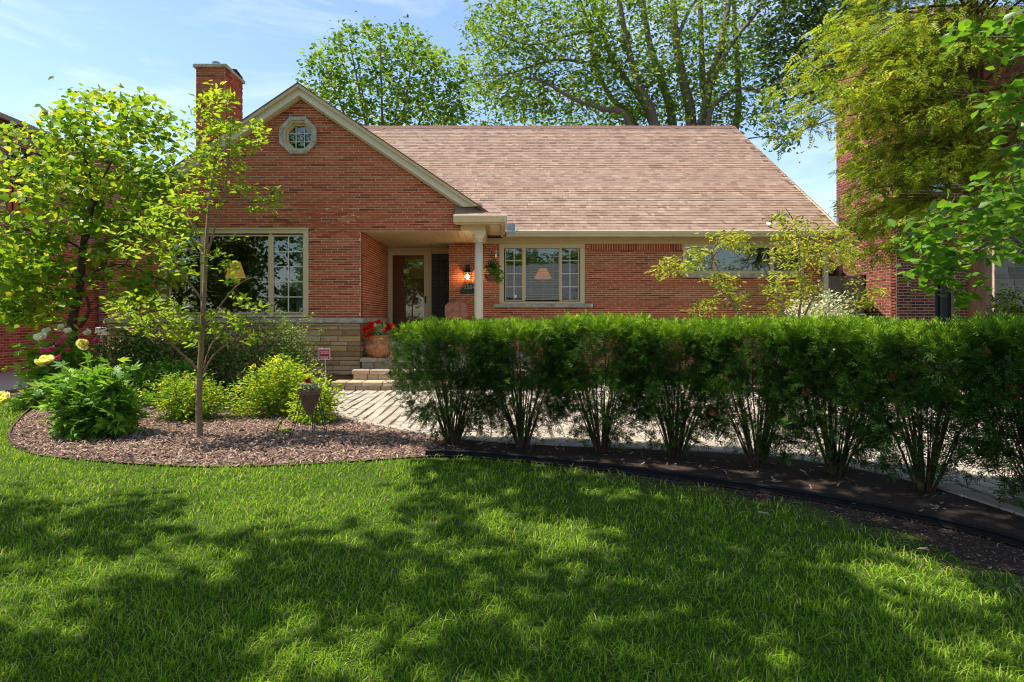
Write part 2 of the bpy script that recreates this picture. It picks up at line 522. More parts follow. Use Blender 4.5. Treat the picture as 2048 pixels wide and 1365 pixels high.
sm.box(SOLD[0], SOLD[1], DM, DM + 0.2, SOLD[2] - 0.02, SOF)
sm.build('soldier_backing', M['mortar'], main_wall)
k = int((SOLD[1] - SOLD[0]) / 0.055)
V, F4, F6 = brick_verts(0.045, SOF - SOLD[2] - 0.012, 0.007, 0.004, rng, 0.002)
m = MB(); m.pts(place_uvw('x', 0, -1, V, 0, 0)); m.f4 = F4; m.fn = F6
sold_me = m.mesh('soldier_brick'); sold_me.materials.append(M['brick'])
for i in range(k):
    o = bpy.data.objects.new('soldier_brick', sold_me)
    o.location = (SOLD[0] + (i + 0.5) * (SOLD[1] - SOLD[0]) / k, DM, (SOF + SOLD[2]) / 2)
    link(o, main_wall)
# door wall strips, hidden shell of the house
shell = MB()
shell.box(XR - 0.01, MX0 + 0.2, DD + 0.12, DD + 0.16, SOF - 0.13, SOF + 0.02)       # over the door
shell.box(MX0 + 0.001, MX0 + 0.2, DM + 0.201, DD + 0.1, 0, SOF)                      # alcove right side
shell.build('wall', M['brick'], house)
sh = MB()
sh.box(XL, XL + 0.2, DG + 0.21, 26.0, 0, 3.15)
sh.box(MX1 - 0.2, MX1, DM + 0.21, 26.0, 0, 3.15)
sh.box(XL, MX1, 26.0, 26.2, 0, 3.15)
sh.prism([(MX1 - 0.2, 14.0, 3.15), (MX1 - 0.2, 26.0, 3.15), (MX1 - 0.2, 19.95, 7.2)], (0.2, 0, 0))
sh.prism([(XL, 14.0, 3.15), (XL, 26.0, 3.15), (XL, 19.95, 7.2)], (0.2, 0, 0))
sh.build('wall', M['brick'], house)
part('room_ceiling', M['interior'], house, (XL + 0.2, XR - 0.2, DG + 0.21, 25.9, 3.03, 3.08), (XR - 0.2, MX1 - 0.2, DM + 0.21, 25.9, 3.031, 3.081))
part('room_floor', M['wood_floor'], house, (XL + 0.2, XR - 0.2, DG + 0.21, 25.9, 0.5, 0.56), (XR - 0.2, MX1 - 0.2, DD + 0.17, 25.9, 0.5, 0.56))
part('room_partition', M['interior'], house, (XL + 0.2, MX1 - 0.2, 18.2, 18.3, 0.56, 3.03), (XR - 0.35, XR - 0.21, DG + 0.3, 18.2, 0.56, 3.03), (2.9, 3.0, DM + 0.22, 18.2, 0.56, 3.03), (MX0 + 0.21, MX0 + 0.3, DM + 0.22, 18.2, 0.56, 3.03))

# stone veneer below the gable wall and round the recess corner
def stone_mesh(l, h, rng, axis='x', sgn=1):
    """roughly split face: 4 x 3 facets pushed in and out, edges recessed"""
    nu, nv = 5, 3
    out = rng.uniform(0.008, 0.024) if rng.random() > 0.25 else rng.uniform(0.03, 0.05)
    V = []
    for j in range(nv + 1):
        for i in range(nu + 1):
            e = (i in (0, nu)) or (j in (0, nv))
            w = 0.004 if e else out * rng.uniform(0.55, 1.25)
            V.append(((i / nu - 0.5) * l + (0 if i in (0, nu) else rng.uniform(-.03, .03) * l), w, (j / nv - 0.5) * h + (0 if j in (0, nv) else rng.uniform(-.1, .1) * h)))
    n = len(V)
    V += [(-l / 2, -0.01, -h / 2), (l / 2, -0.01, -h / 2), (l / 2, -0.01, h / 2), (-l / 2, -0.01, h / 2)]
    m = MB(); m.pts(place_uvw(axis, 0, sgn, V, 0, 0))
    for j in range(nv):
        for i in range(nu):
            a = j * (nu + 1) + i
            m.f4.append((a, a + 1, a + nu + 2, a + nu + 1))
    top = [nv * (nu + 1) + i for i in range(nu + 1)]; bot = [i for i in range(nu + 1)]
    m.fn.append(tuple(top + [n + 2, n + 3])); m.fn.append(tuple(bot[::-1] + [n, n + 1]))
    m.fn.append(tuple([j * (nu + 1) for j in range(nv + 1)] + [n + 3, n])); m.fn.append(tuple([j * (nu + 1) + nu for j in range(nv, -1, -1)] + [n + 1, n + 2]))
    return m.mesh('stone')
srng = random.Random(21)
veneer = part('stone_veneer', M['stone_joint'], house, (XL, XR, DG - 0.03, DG + 0.2, -0.05, 1.222), (XR - 0.2, XR + 0.004, DG + 0.2, DD, 0.3, 1.222))
z = 0.0; zrows = []
while z < 1.20:
    h = srng.choice((0.055, 0.075, 0.085, 0.10, 0.115))
    if z < 0.4: h = max(h, 0.095)
    h = min(h, 1.216 - z)
    if 1.216 - z - h < 0.045: h = 1.216 - z
    zrows.append((z, h)); z += h
for (z, h) in zrows:
    u = XL
    while u < XR - 0.01:
        l = srng.uniform(0.2, 0.75)
        if XR - u - l < 0.16: l = XR - u
        o = add('stone', stone_mesh(l - 0.017, h - 0.016, srng), M['stone'], veneer)
        o.location = (u + l / 2, DG - 0.03, z + h / 2)
        u += l
    u = DG
    while u < DD - 0.05 and z > 0.5:
        l = srng.uniform(0.25, 0.7)
        if DD - u - l < 0.16: l = DD - u
        o = add('stone', stone_mesh(l - 0.012, h - 0.012, srng, 'y', 1), M['stone'], veneer)
        o.location = (XR + 0.004, u + l / 2, z + h / 2)
        u += l
# sill band on the veneer
sb = MB(); r2 = random.Random(5)
def rough_bar(mb, a0, a1, step, fn):
    u = a0; prev = None
    while u < a1 - 1e-4:
        v = min(a1, u + step * r2.uniform(0.7, 1.3))
        if a1 - v < step * 0.4: v = a1
        mb.cur = r2.random()
        fn(mb, u, v); u = v
rough_bar(sb, XL - 0.02, XR + 0.05, 0.11, lambda m, u, v: m.box(u, v, DG - 0.075 - r2.uniform(0, 0.014), DG + 0.02, 1.222 + r2.uniform(0, 0.008), 1.318 + r2.uniform(-0.006, 0.002)))
rough_bar(sb, DG + 0.02, DD, 0.15, lambda m, u, v: m.box(XR - 0.02, XR + 0.05 + r2.uniform(0, 0.012), u, v, 1.222, 1.317))
sb.build('sill_band', M['sillstone'], house)

# ------------------------------------------------------------------ roofs
def roof_prism(poly_yz, x0, x1):
    m = MB(); m.prism([(x0, y, z) for y, z in poly_yz], (x1 - x0, 0, 0)); return m
rd = RIDGE_D
main_roof = roof_prism([(ME_D, zmain(ME_D) - 0.03), (rd, zmain(rd) - 0.03), (2 * rd - ME_D, ME_Z - 0.03), (2 * rd - ME_D, ME_Z - 0.15), (rd, zmain(rd) - 0.2), (ME_D, zmain(ME_D) - 0.13)], XL - 0.2, XRR).build('roof', M['deck'], house)
nrm = math.hypot(1, MS); cy, sz = 1 / nrm, MS / nrm            # unit vector up the slope
def shingle(l, w=0.150, t=0.007):
    m = MB()
    # local: x along the eave, y up the slope direction baked in
    def q(u, s, n): return (u, s * cy - n * sz, s * sz + n * cy)
    m.hexa([q(-l / 2, 0, -0.004), q(l / 2, 0, -0.004), q(l / 2, w, -0.006), q(-l / 2, w, -0.006), q(-l / 2, 0, t), q(l / 2, 0, t), q(l / 2, w, 0.001), q(-l / 2, w, 0.001)], skip=(0,))
    return m
sr = random.Random(9)
SLOPE_L = (rd - ME_D) * nrm
EXPO = 0.143
lens_ = (0.08, 0.11, 0.14, 0.17, 0.20, 0.24)
proto = {l: shingle(l - 0.003, t=0.010).mesh('shingle') for l in lens_}
proto_t = {l: shingle(l - 0.003, t=0.014).mesh('shingle') for l in lens_}
for d_ in (proto, proto_t):
    for me in d_.values(): me.materials.append(M['shingle'])
nr = int(SLOPE_L / EXPO)
fieldm = MB(); nsing = 0
for r in range(nr):
    s = r * EXPO; y0, z0 = ME_D + s * cy - 0.02 * (r == 0), ME_Z + s * sz - 0.03 + 0.003
    X = -1.6 - sr.random() * 0.3 if r < 20 else -4.2 - sr.random() * 0.3
    while X < XRR + 0.03:
        l = sr.choice(lens_)
        thick = sr.random() < 0.5
        xc = min(X + l / 2, XRR + 0.03 - l / 2)
        if nsing < 300 and r < 8 and xc > 0.25 and not (xc > 5.6 and sr.random() < 0.5):
            o = bpy.data.objects.new('shingle', (proto_t if thick else proto)[l]); o.location = (xc, y0, z0); link(o, main_roof); nsing += 1
        else:
            pm = shingle(l - 0.003, t=0.014 if thick else 0.010)
            fieldm.cur = sr.random()
            n = fieldm.pts([(xc + a, y0 + b, z0 + c) for a, b, c in pm.v])
            fieldm.f4 += [tuple(n + k for k in q) for q in pm.f4]
        X += l
tag(fieldm.build('shingle_field', M['shingle'], main_roof, var=True), kind='stuff')
# ridge caps
rc = MB(); rc_proto = MB()
zr = zmain(rd) - 0.03
rc_proto.hexa([(-0.11, -0.16, -0.105), (0.11, -0.16, -0.105), (0.11, 0, 0.012), (-0.11, 0, 0.02), (-0.11, -0.16, -0.09), (0.11, -0.16, -0.09), (0.11, 0, 0.03), (-0.11, 0, 0.045)])
rc_proto.hexa([(-0.11, 0, 0.02), (0.11, 0, 0.012), (0.11, 0.16, -0.105), (-0.11, 0.16, -0.105), (-0.11, 0, 0.045), (0.11, 0, 0.03), (0.11, 0.16, -0.09), (-0.11, 0.16, -0.09)])
rcm = rc_proto.mesh('ridge_cap'); rcm.materials.append(M['shingle_dark'])
X = XRR - 0.1
while X > -5.0:
    o = bpy.data.objects.new('ridge_cap', rcm); o.location = (X, rd, zr + 0.012 + sr.uniform(-0.004, 0.004)); link(o, main_roof); X -= 0.20
# right rake edge metal and board
rk = MB()
for (a, b, x0, x1) in ((0.02, 0.19, XRR - 0.05, XRR - 0.012),):
    rk.prism([(x0, ME_D - 0.05, ME_Z - 0.02 - a), (x0, rd, zmain(rd) - 0.02 - a), (x0, rd, zmain(rd) - 0.02 - b), (x0, ME_D - 0.05, ME_Z - 0.02 - b)], (x1 - x0, 0, 0))
rk.build('rake_board', M['trim'], main_roof)
# gable roof
gz = 0.02
gm = MB()
XQ = -0.04
zl, zr_ = zroof(-7.82), zroof(XQ)
gm.prism([(-7.82, 11.80, zl), (XP, 11.80, ZP), (XQ, 11.80, zr_), (XQ, 11.80, zr_ - 0.06), (XP, 11.80, ZP - 0.06), (-7.82, 11.80, zl - 0.06)], (0, 5.8, 0))
gable_roof = gm.build('roof', M['shingle_dark'], house)
def rake(a, b, y0, y1, mat, name):
    """both slanting boards of the gable between offsets a and b below the roof line"""
    zc = 3.45
    for s in (1, -1):
        m = MB()
        def xat(off, zcut): return XP + s * (ZP - off - zcut) / RS
        zcut = zc if s == 1 else 3.10
        poly = [(XP, y0, ZP - a), (xat(a, zcut), y0, zcut), (xat(b, zcut), y0, zcut), (XP, y0, ZP - b)]
        m.prism(poly, (0, y1 - y0, 0)).build(name, mat, gable_roof)
rake(0.0, 0.018, 11.775, 11.9, M['shingle_dark'], 'shingle_edge')
rake(0.0185, 0.088, 11.79, 11.99, M['trim'], 'crown_moulding')
rake(0.0885, 0.228, 11.85, 11.992, M['trim_white'], 'rake_board')
rake(0.2285, 0.262, 11.91, 11.992, M['trim'], 'rake_trim')

# cornice return, gutters, frieze
corn = part('cornice', M['trim'], house,
    (-0.757, -0.28, 11.95, 12.2, SOF - 0.005, 3.12),            # beam over the column
    (-0.45, -0.28, 12.2, DM - 0.05, SOF - 0.02, 3.12),          # side beam
    (-0.86, 0.03, 11.70, 11.949, 3.121, 3.15),                  # soffit of the return
    (-0.279, 0.03, 11.95, 13.5, 3.122, 3.151),                  # soffit of the side eave
    (0.03, 0.06, 11.70, 13.5, 3.08, 3.22),                      # side fascia
    (-0.86, 0.0299, 11.67, 11.70, 3.09, 3.22))                  # front fascia
part('soffit_panel', M['trim_white'], corn, (-0.2, 0.0, 12.02, 12.9, 3.112, 3.121))
MB().prism([(-0.853, 12.0, 3.12), (-0.30, 12.0, 3.12), (-0.62, 12.0, 3.42), (-0.853, 12.0, 3.56)], (0, .03, 0)).build('gable_panel', M['trim_white'], house)
part('flashing', M['trim_white'], house, (-0.853, -0.36, 11.955, 11.999, 3.49, 3.53))
ret = MB()
for k in range(3):
    a, b = k / 3, (k + 1) / 3
    x = -0.862
    while x < 0.10 - 0.25 * a:
        l = min(sr.choice((0.14, 0.2, 0.26)), 0.10 - 0.25 * a - x + 0.01)
        ya, yb = 11.69 + 0.30 * a, 11.69 + 0.30 * b; za, zb = 3.235 + 0.26 * a, 3.235 + 0.26 * b
        ret.cur = sr.random()
        ret.hexa([(x, ya, za - 0.03), (x + l - .003, ya, za - 0.03), (x + l - .003, yb, zb - 0.03), (x, yb, zb - 0.03), (x, ya, za + 0.010), (x + l - .003, ya, za + 0.010), (x + l - .003, yb, zb + 0.002), (x, yb, zb + 0.002)])
        x += l
ret.build('return_shingle', M['shingle'], corn, var=True)
def gutter(x0, x1, y, z1, parent):
    """K profile, open at the top"""
    prof = [(0.0, 0.0), (0.0, -0.125), (-0.055, -0.125), (-0.07, -0.085), (-0.095, -0.06), (-0.105, -0.012), (-0.095, 0.0), (-0.088, -0.014), (-0.085, -0.055), (-0.062, -0.08), (-0.048, -0.117), (-0.008, -0.117), (-0.008, 0.0)]
    m = MB()
    n = len(prof)
    i = m.pts([(x0, y + a, z1 + b) for a, b in prof] + [(x1, y + a, z1 + b) for a, b in prof])
    for k in range(n):
        m.face([i + k, i + (k + 1) % n, i + n + (k + 1) % n, i + n + k])
    m.face([i, i + 1, i + 2, i + 3, i + 4, i + 5, i + 12]); m.face([i + n + q for q in (12, 5, 4, 3, 2, 1, 0)])
    return m.build('gutter', M['gutter'], parent)
gutter(-0.875, 0.135, 11.665, 3.245, house)
g = MB()
prof = [(0.0, 0.0), (0.0, -0.125), (0.04, -0.125), (0.055, -0.06), (0.075, -0.012), (0.07, 0.0)]
i = g.pts([(0.062 + a, 11.57, 3.243 + b) for a, b in prof] + [(0.062 + a, 13.44, 3.243 + b) for a, b in prof])
for k in range(6): g.face([i + k, i + (k + 1) % 6, i + 6 + (k + 1) % 6, i + 6 + k])
g.face([i + k for k in range(6)]); g.face([i + 6 + k for k in range(5, -1, -1)])
g.build('gutter', M['gutter'], house)
gutter(0.14, XRR + 0.04, ME_D, 3.222, house)
part('splash_guard', M['steel'], house, (0.145, 0.33, ME_D - 0.10, ME_D - 0.092, 3.15, 3.36))
part('fascia', M['trim'], house, (0.062, XRR, ME_D + 0.001, ME_D + 0.03, 3.09, 3.2))
part('eave_soffit', M['trim'], house, (0.062, XRR - 0.04, ME_D + 0.031, DM + 0.0, 3.128, 3.15))
part('frieze_board', M['trim'], house, (-0.277, MX1 + 0.03, DM - 0.055, DM - 0.001, SOF - 0.005, 3.127), (-0.277, MX1 + 0.03, DM - 0.075, DM - 0.056, 3.085, 3.1265))
part('eave_end', M['trim'], house, (MX1 + 0.03, XRR - 0.05, DM - 0.3, DM + 3.0, 3.10, 3.127))
# left eave of the gable with its return gutter
part('cornice', M['trim'], house, (-7.80, XL + 0.55, 11.70, 11.95, 3.0, 3.10), (-7.80, XL - 0.001, 11.951, 13.5, 3.0, 3.10))
gutter(-7.9, XL + 0.6, 11.70, 3.14, house)

# porch ceiling boards
soff = part('porch_ceiling', M['deck'], house, (XR, -0.451, DG + 0.201, DD + 0.12, SOF + 0.021, SOF + 0.03))
x = XR
pl = MB(); pl.box(-0.0635, 0.0635, 0, DD - DG - 0.02, 0, 0.018); plm = pl.mesh('plank'); plm.materials.append(M['trim'])
while x < -0.60:
    o = bpy.data.objects.new('plank', plm); o.location = (x + 0.0655, DG + 0.03, SOF + 0.002); link(o, soff); x += 0.1325
part('ceiling_trim', M['trim'], soff, (XR, -0.757, DG + 0.001, DG + 0.029, SOF - 0.006, SOF + 0.03))
part('ceiling_trim', M['trim'], soff, (-0.64, -0.451, DG + 0.201, DM - 0.06, SOF - 0.004, SOF + 0.015))

# column
cx, cyy = -0.415, 12.09
colm = MB().lathe([(0.086, FLOOR + 0.12), (0.089, 1.2), (0.084, 2.2), (0.077, 2.80)], (cx, cyy, 0), 32).build('porch_column', M['trim_white'], house, smooth=True)
cp = MB().lathe([(0.078, 2.80), (0.092, 2.803), (0.092, 2.825), (0.080, 2.83), (0.080, 2.865), (0.095, 2.88), (0.125, 2.92), (0.128, 2.94)], (cx, cyy, 0), 32)
cp.box(cx - 0.14, cx + 0.14, cyy - 0.135, cyy + 0.14, 2.941, SOF - 0.006)
cp.build('capital', M['trim_white'], colm)
cb = MB().lathe([(0.12, FLOOR), (0.125, FLOOR + 0.05), (0.105, FLOOR + 0.09), (0.09, FLOOR + 0.12)], (cx, cyy, 0), 32)
cb.build('base', M['trim_white'], colm)

# ------------------------------------------------------------------ chimney
CD0, CD1 = 13.0, 13.88
c0, c1 = P(392, 0, CD0).x, P(450, 0, CD0).x
ctop = P(0, 136, CD0).z
cb_, cr_ = lay('x', CD0, -1, 3.9, ctop, int((ctop - 3.9) / 0.0482), 0.315, lambda z: [(c0, c1)], rng)
core = part('chimney', M['mortar'], house, (c0 + 0.001, c1 - 0.001, CD0 + 0.001, CD1, 3.4, ctop))
fm = MB()
for (u0, u1, za, zb, fl) in cb_:
    V, F4, F6 = brick_verts(u1 - u0, zb - za, 0.010, 0.004, rng, 0.003); fm.cur = rng.random() * 0.85
    n = fm.pts(place_uvw('x', CD0, -1, V, (u0 + u1) / 2, (za + zb) / 2)); fm.f4 += [tuple(n + q for q in f) for f in F4]; fm.fn += [tuple(n + q for q in f) for f in F6]
cb_, cr_ = lay('y', c1, 1, 3.9, ctop, int((ctop - 3.9) / 0.0482), 0.315, lambda z: [(CD0, CD1)], rng)
for (u0, u1, za, zb, fl) in cb_:
    V, F4, F6 = brick_verts(u1 - u0, zb - za, 0.010, 0.004, rng, 0.003); fm.cur = rng.random() * 0.85
    n = fm.pts(place_uvw('y', c1, 1, V, (u0 + u1) / 2, (za + zb) / 2)); fm.f4 += [tuple(n + q for q in f) for f in F4]; fm.fn += [tuple(n + q for q in f) for f in F6]
tag(fm.build('brickwork', M['brick'], core, var=True), kind='stuff')
capm = MB()
capm.hexa([(c0 - .05, CD0 - .05, ctop), (c1 + .05, CD0 - .05, ctop), (c1 + .05, CD1 + .05, ctop), (c0 - .05, CD1 + .05, ctop), (c0 - .05, CD0 - .05, ctop + .07), (c1 + .05, CD0 - .05, ctop + .07), (c1 + .05, CD1 + .05, ctop + .07), (c0 - .05, CD1 + .05, ctop + .07)])
capm.hexa([(c0 - .05, CD0 - .05, ctop + .0705), (c1 + .05, CD0 - .05, ctop + .0705), (c1 + .05, CD1 + .05, ctop + .0705), (c0 - .05, CD1 + .05, ctop + .0705), (c0 + .06, CD0 + .06, ctop + .10), (c1 - .06, CD0 + .06, ctop + .10), (c1 - .06, CD1 - .06, ctop + .10), (c0 + .06, CD1 - .06, ctop + .10)])
capm.build('cap', M['sillstone'], core, bevel=0.012)
fx = P(434, 0, CD0 + 0.3).x
MB().lathe([(0.11, ctop + .10), (0.11, ctop + .12), (0.06, ctop + .125), (0.06, ctop + .19), (0.085, ctop + .192), (0.085, ctop + .215), (0.04, ctop + .225)], (fx, CD0 + .25, 0), 20).build('flue', M['steel'], core, smooth=False)
dl = MB(); dx0 = P(450, 0, CD0 + .4).x
dl.hexa([(dx0 - .10, CD0 + .40, ctop + .16), (dx0 + .25, CD0 + .40, ctop + .12), (dx0 + .25, CD0 + .75, ctop + .06), (dx0 - .10, CD0 + .75, ctop + .10), (dx0 - .10, CD0 + .40, ctop + .172), (dx0 + .25, CD0 + .40, ctop + .132), (dx0 + .25, CD0 + .75, ctop + .072), (dx0 - .10, CD0 + .75, ctop + .112)])
dl.box(dx0 - .06, dx0 + .02, CD0 + .45, CD0 + .53, ctop + .09, ctop + .15)
dl.build('damper_lid', M['dark_grey'], core)

# ------------------------------------------------------------------ windows
def window(name, x0, x1, z0, z1, yp, panes, trim, sillh, muntins, label=None, top=0.0):
    """x in metres; panes: list of (xa, xb, za, zb, cols, rows, sash)"""
    m = MB()
    yf = yp - 0.03
    m.box(x0, x0 + trim, yf, yp + 0.10, z0 + sillh, z1); m.box(x1 - trim, x1, yf, yp + 0.10, z0 + sillh, z1)
    m.box(x0 + trim, x1 - trim, yf, yp + 0.10, z1 - trim * 0.9, z1 + 0.0)
    m.box(x0, x1, yf - 0.012, yp + 0.10, z0, z0 + sillh - 0.0005)
    if top: m.box(x0 - 0.01, x1 + 0.01, yf - 0.04, yp + 0.02, z1 + 0.0005, z1 + top)
    w = m.build(name, M['frame'], house)
    if label: w['label'] = label
    xs = [p[0] for p in panes]
    for (xa, xb, za, zb, c, r, sash) in panes:
        s = MB(); ys = yp + 0.015
        s.box(xa - sash, xa, ys, yp + 0.08, za - sash, zb + sash); s.box(xb, xb + sash, ys, yp + 0.08, za - sash, zb + sash)
        s.box(xa, xb, ys, yp + 0.08, za - sash, za); s.box(xa, xb, ys, yp + 0.08, zb, zb + sash)
        s.build('sash', M['frame'], w)
        part('pane', M['glass'], w, (xa, xb, yp + 0.045, yp + 0.051, za, zb))
        for i in range(1, c):
            xx = xa + (xb - xa) * i / c; part('muntin', M['muntin'], w, (xx - 0.009, xx + 0.009, yp + 0.032, yp + 0.044, za, zb))
        for j in range(1, r):
            zz = za + (zb - za) * j / r; part('muntin', M['muntin'], w, (xa, xb, yp + 0.030, yp + 0.0435, zz - 0.009, zz + 0.009))
    # mullions filling between sashes
    for p, q in zip(panes[:-1], panes[1:]):
        part('mullion', M['frame'], w, (p[1] + p[6] + 0.0005, q[0] - q[6] - 0.0005, yp + 0.004, yp + 0.08, z0 + sillh, z1 - trim * 0.9))
    return w
zb_, zt_ = ZG(624.5), ZG(473)
win = window('window', WX0, WX1, WZ0, WZ1, DG, [(XG(340), XG(400), zb_, zt_, 1, 1, 0.03), (XG(409), XG(536), zb_ - 0.01, zt_ + 0.005, 1, 1, 0.025), (XG(546), XG(605), zb_, zt_, 2, 5, 0.03)], 0.09, 0.055, True, 'wide three-part front window with a divided right casement', top=0.02)
zb_, zt_ = ZM(600), ZM(495.5)
win2 = window('window', A0, A1, AZ0, AZ1, DM, [(XM(1012.5), XM(1044), zb_, zt_, 2, 4, 0.022), (XM(1051.5), XM(1117.5), ZM(598), ZM(497), 1, 1, 0.018), (XM(1124), XM(1156.5), zb_, zt_, 2, 4, 0.022)], 0.105, 0.05, True, 'three-part window with blinds and two divided side lights')
st = MB(); rough_bar(st, XM(987), XM(1185), 0.12, lambda m, u, v: m.box(u, v, DM - 0.07 - r2.uniform(0, 0.01), DM + 0.02, AZ0 - 0.085, AZ0 - 0.002 - r2.uniform(0, 0.006)))
st.build('sill', M['sillstone'], win2)
zb_, zt_ = ZM(541.5), ZM(496)
win3 = window('window', B0, B1, BZ0, BZ1, DM, [(XM(1375), XM(1426), zb_, zt_, 1, 1, 0.02), (XM(1434), XM(1541), zb_, zt_, 1, 1, 0.02), (XM(1549), XM(1598), zb_, zt_, 1, 1, 0.02)], 0.09, 0.05, True, 'wide low window high on the right wall')
st = MB(); rough_bar(st, XM(1363), XM(1610), 0.12, lambda m, u, v: m.box(u, v, DM - 0.06 - r2.uniform(0, 0.01), DM + 0.02, BZ0 - 0.09, BZ0 - 0.002 - r2.uniform(0, 0.006)))
st.build('sill', M['sillstone'], win3)

# octagon window in the gable
def octo(r): return [(OX + r / math.cos(math.pi / 8) * math.cos(math.pi / 8 + k * math.pi / 4), OZ + r / math.cos(math.pi / 8) * math.sin(math.pi / 8 + k * math.pi / 4)) for k in range(8)]
def ring(mb, r0, r1, y0, y1, k, shrink=0.0):
    a, b = octo(r0), octo(r1); j = (k + 1) % 8
    mb.prism([(a[k][0], y0, a[k][1]), (a[j][0], y0, a[j][1]), (b[j][0], y0, b[j][1]), (b[k][0], y0, b[k][1])], (0, y1 - y0, 0))
ow = MB()
for k in range(8): ring(ow, 0.262, 0.2895, DG - 0.02, DG + 0.16, k)
for k in range(8): ring(ow, 0.222, 0.2615, DG + 0.07, DG + 0.16, k)
ow = ow.build('octagon_window', M['frame'], house)
for k in range(8):
    m = MB(); ring(m, 0.29, 0.358, DG - 0.055 - r2.uniform(0, 0.012), DG + 0.02, k); m.build('surround_stone', M['sillstone'], ow, bevel=0.006)
pm = MB(); o8 = octo(0.2215); pm.prism([(x, DG + 0.12, z) for x, z in o8], (0, 0.006, 0)); pm.build('pane', M['glass'], ow)
for s in (-1, 1):
    part('muntin', M['muntin'], ow, (OX + s * 0.082 - 0.008, OX + s * 0.082 + 0.008, DG + 0.104, DG + 0.116, OZ - 0.22, OZ + 0.22))
    part('muntin', M['muntin'], ow, (OX - 0.22, OX + 0.22, DG + 0.1025, DG + 0.1175, OZ + s * 0.082 - 0.008, OZ + s * 0.082 + 0.008))
part('attic_backing', M['interior'], house, (OX - 0.6, OX + 0.6, DG + 0.5, DG + 0.52, OZ - 0.6, OZ + 0.45))

# ------------------------------------------------------------------ door and glass blocks
def XD(x): return (x - CX) * DD / F
def ZD(y): return EYE + (CY - y) * DD / F
dz0 = FLOOR + 0.05
dr = part('front_door', M['trim'], house,
    (XD(773.5), XD(777.5), DD - 0.02, DD + 0.12, dz0, ZD(502)), (XD(857), XD(863), DD - 0.02, DD + 0.12, dz0, ZD(502)), (XD(777.5), XD(857), DD - 0.02, DD + 0.12, ZD(505), ZD(502)))
part('storm_frame', M['frame'], dr,
    (XD(777.6), XD(785), DD - 0.012, DD + 0.025, dz0, ZD(505.1)), (XD(848), XD(856.9), DD - 0.012, DD + 0.025, dz0, ZD(505.1)), (XD(785), XD(848), DD - 0.012, DD + 0.025, ZD(511), ZD(505.1)), (XD(785), XD(848), DD - 0.012, DD + 0.025, dz0, dz0 + 0.16))
part('pane', M['glass_dark'], dr, (XD(785), XD(848), DD + 0.004, DD + 0.009, dz0 + 0.16, ZD(511)))
slab = part('door_slab', M['door_wood'], dr, (XD(777.6), XD(856.9), DD + 0.075, DD + 0.118, dz0, ZD(505.1)))
for (xa, xb, ya, yb) in ((787, 812, 540, 585), (820, 846, 540, 585), (787, 812, 592, 640), (820, 846, 592, 640), (787, 812, 517, 534), (820, 846, 517, 534)):
    part('panel', M['door_wood'], slab, (XD(xa), XD(xb), DD + 0.066, DD + 0.0745, ZD(yb), ZD(ya)), bevel=0.004)
hd = MB(); hd.box(XD(850), XD(853), DD - 0.022, DD - 0.0125, ZD(607), ZD(593)); hd.tube([(XD(851.5), DD - 0.02, ZD(599)), (XD(851.5), DD - 0.06, ZD(599)), (XD(847), DD - 0.065, ZD(599))], 0.008)
hd.build('handle', M['black_metal'], dr)
part('threshold', M['sillstone'], dr, (XD(773.5), XD(863), DD - 0.06, DD + 0.119, FLOOR, dz0))
# glass blocks
def wavy_block():
    m, n, l, b = mat_base('glass_block')
    b.inputs['Base Color'].default_value = (0.24, 0.26, 0.21, 1); b.inputs['Roughness'].default_value = 0.12; b.inputs['Specular IOR Level'].default_value = 1.0; b.inputs['Metallic'].default_value = 0.0
    t = n.new('ShaderNodeTexWave'); t.inputs['Scale'].default_value = 9; t.inputs['Distortion'].default_value = 9; t.inputs['Detail'].default_value = 2; t.inputs['Detail Scale'].default_value = 2
    tc = n.new('ShaderNodeTexCoord'); l.new(tc.outputs['Object'], t.inputs['Vector'])
    bp = n.new('ShaderNodeBump'); bp.inputs['Strength'].default_value = 1; bp.inputs['Distance'].default_value = 0.12
    l.new(t.outputs['Fac'], bp.inputs['Height']); l.new(bp.outputs['Normal'], b.inputs['Normal'])
    return m
M['block'] = wavy_block()
gb0, gb1, gt = XD(863.2), MX0 + 0.0, ZD(508)
gb = part('glass_block_panel', M['dark_grey'], house, (gb0, gb1, DD + 0.03, DD + 0.1, dz0, gt))
part('head_trim', M['trim'], gb, (gb0, gb1, DD - 0.01, DD + 0.12, gt + 0.001, SOF - 0.131), (gb0, gb1, DD + 0.01, DD + 0.115, SOF - 0.13, SOF))
bw = (gb1 - gb0) / 3
bm = MB(); hw = bw / 2 - .006; bm.box(-hw, hw, -0.004, 0.02, -hw, hw, skip=(2,))
for qa in range(3):                      # pressed diamond pattern: nine small pyramids
    for qb in range(3):
        xa, xb, za, zb = -hw + qa * hw * 2 / 3, -hw + (qa + 1) * hw * 2 / 3, -hw + qb * hw * 2 / 3, -hw + (qb + 1) * hw * 2 / 3
        i = bm.pts([(xa, -.004, za), (xb, -.004, za), (xb, -.004, zb), (xa, -.004, zb), ((xa + xb) / 2, -.020, (za + zb) / 2)])
        for e in range(4): bm.face([i + e, i + (e + 1) % 4, i + 4])
bme = bm.mesh('glass_block'); bme.materials.append(M['block'])
j = 0
while gt - (j + 1) * bw > dz0 - 0.02:
    for i in range(3):
        o = bpy.data.objects.new('glass_block', bme); o.location = (gb0 + (i + .5) * bw, DD + 0.02, gt - (j + .5) * bw); link(o, gb)
    j += 1
# fascia trim over the door
part('door_head_trim', M['trim'], house, (XR + 0.001, gb0, DD - 0.03, DD + 0.118, ZD(501.9), SOF - 0.002))

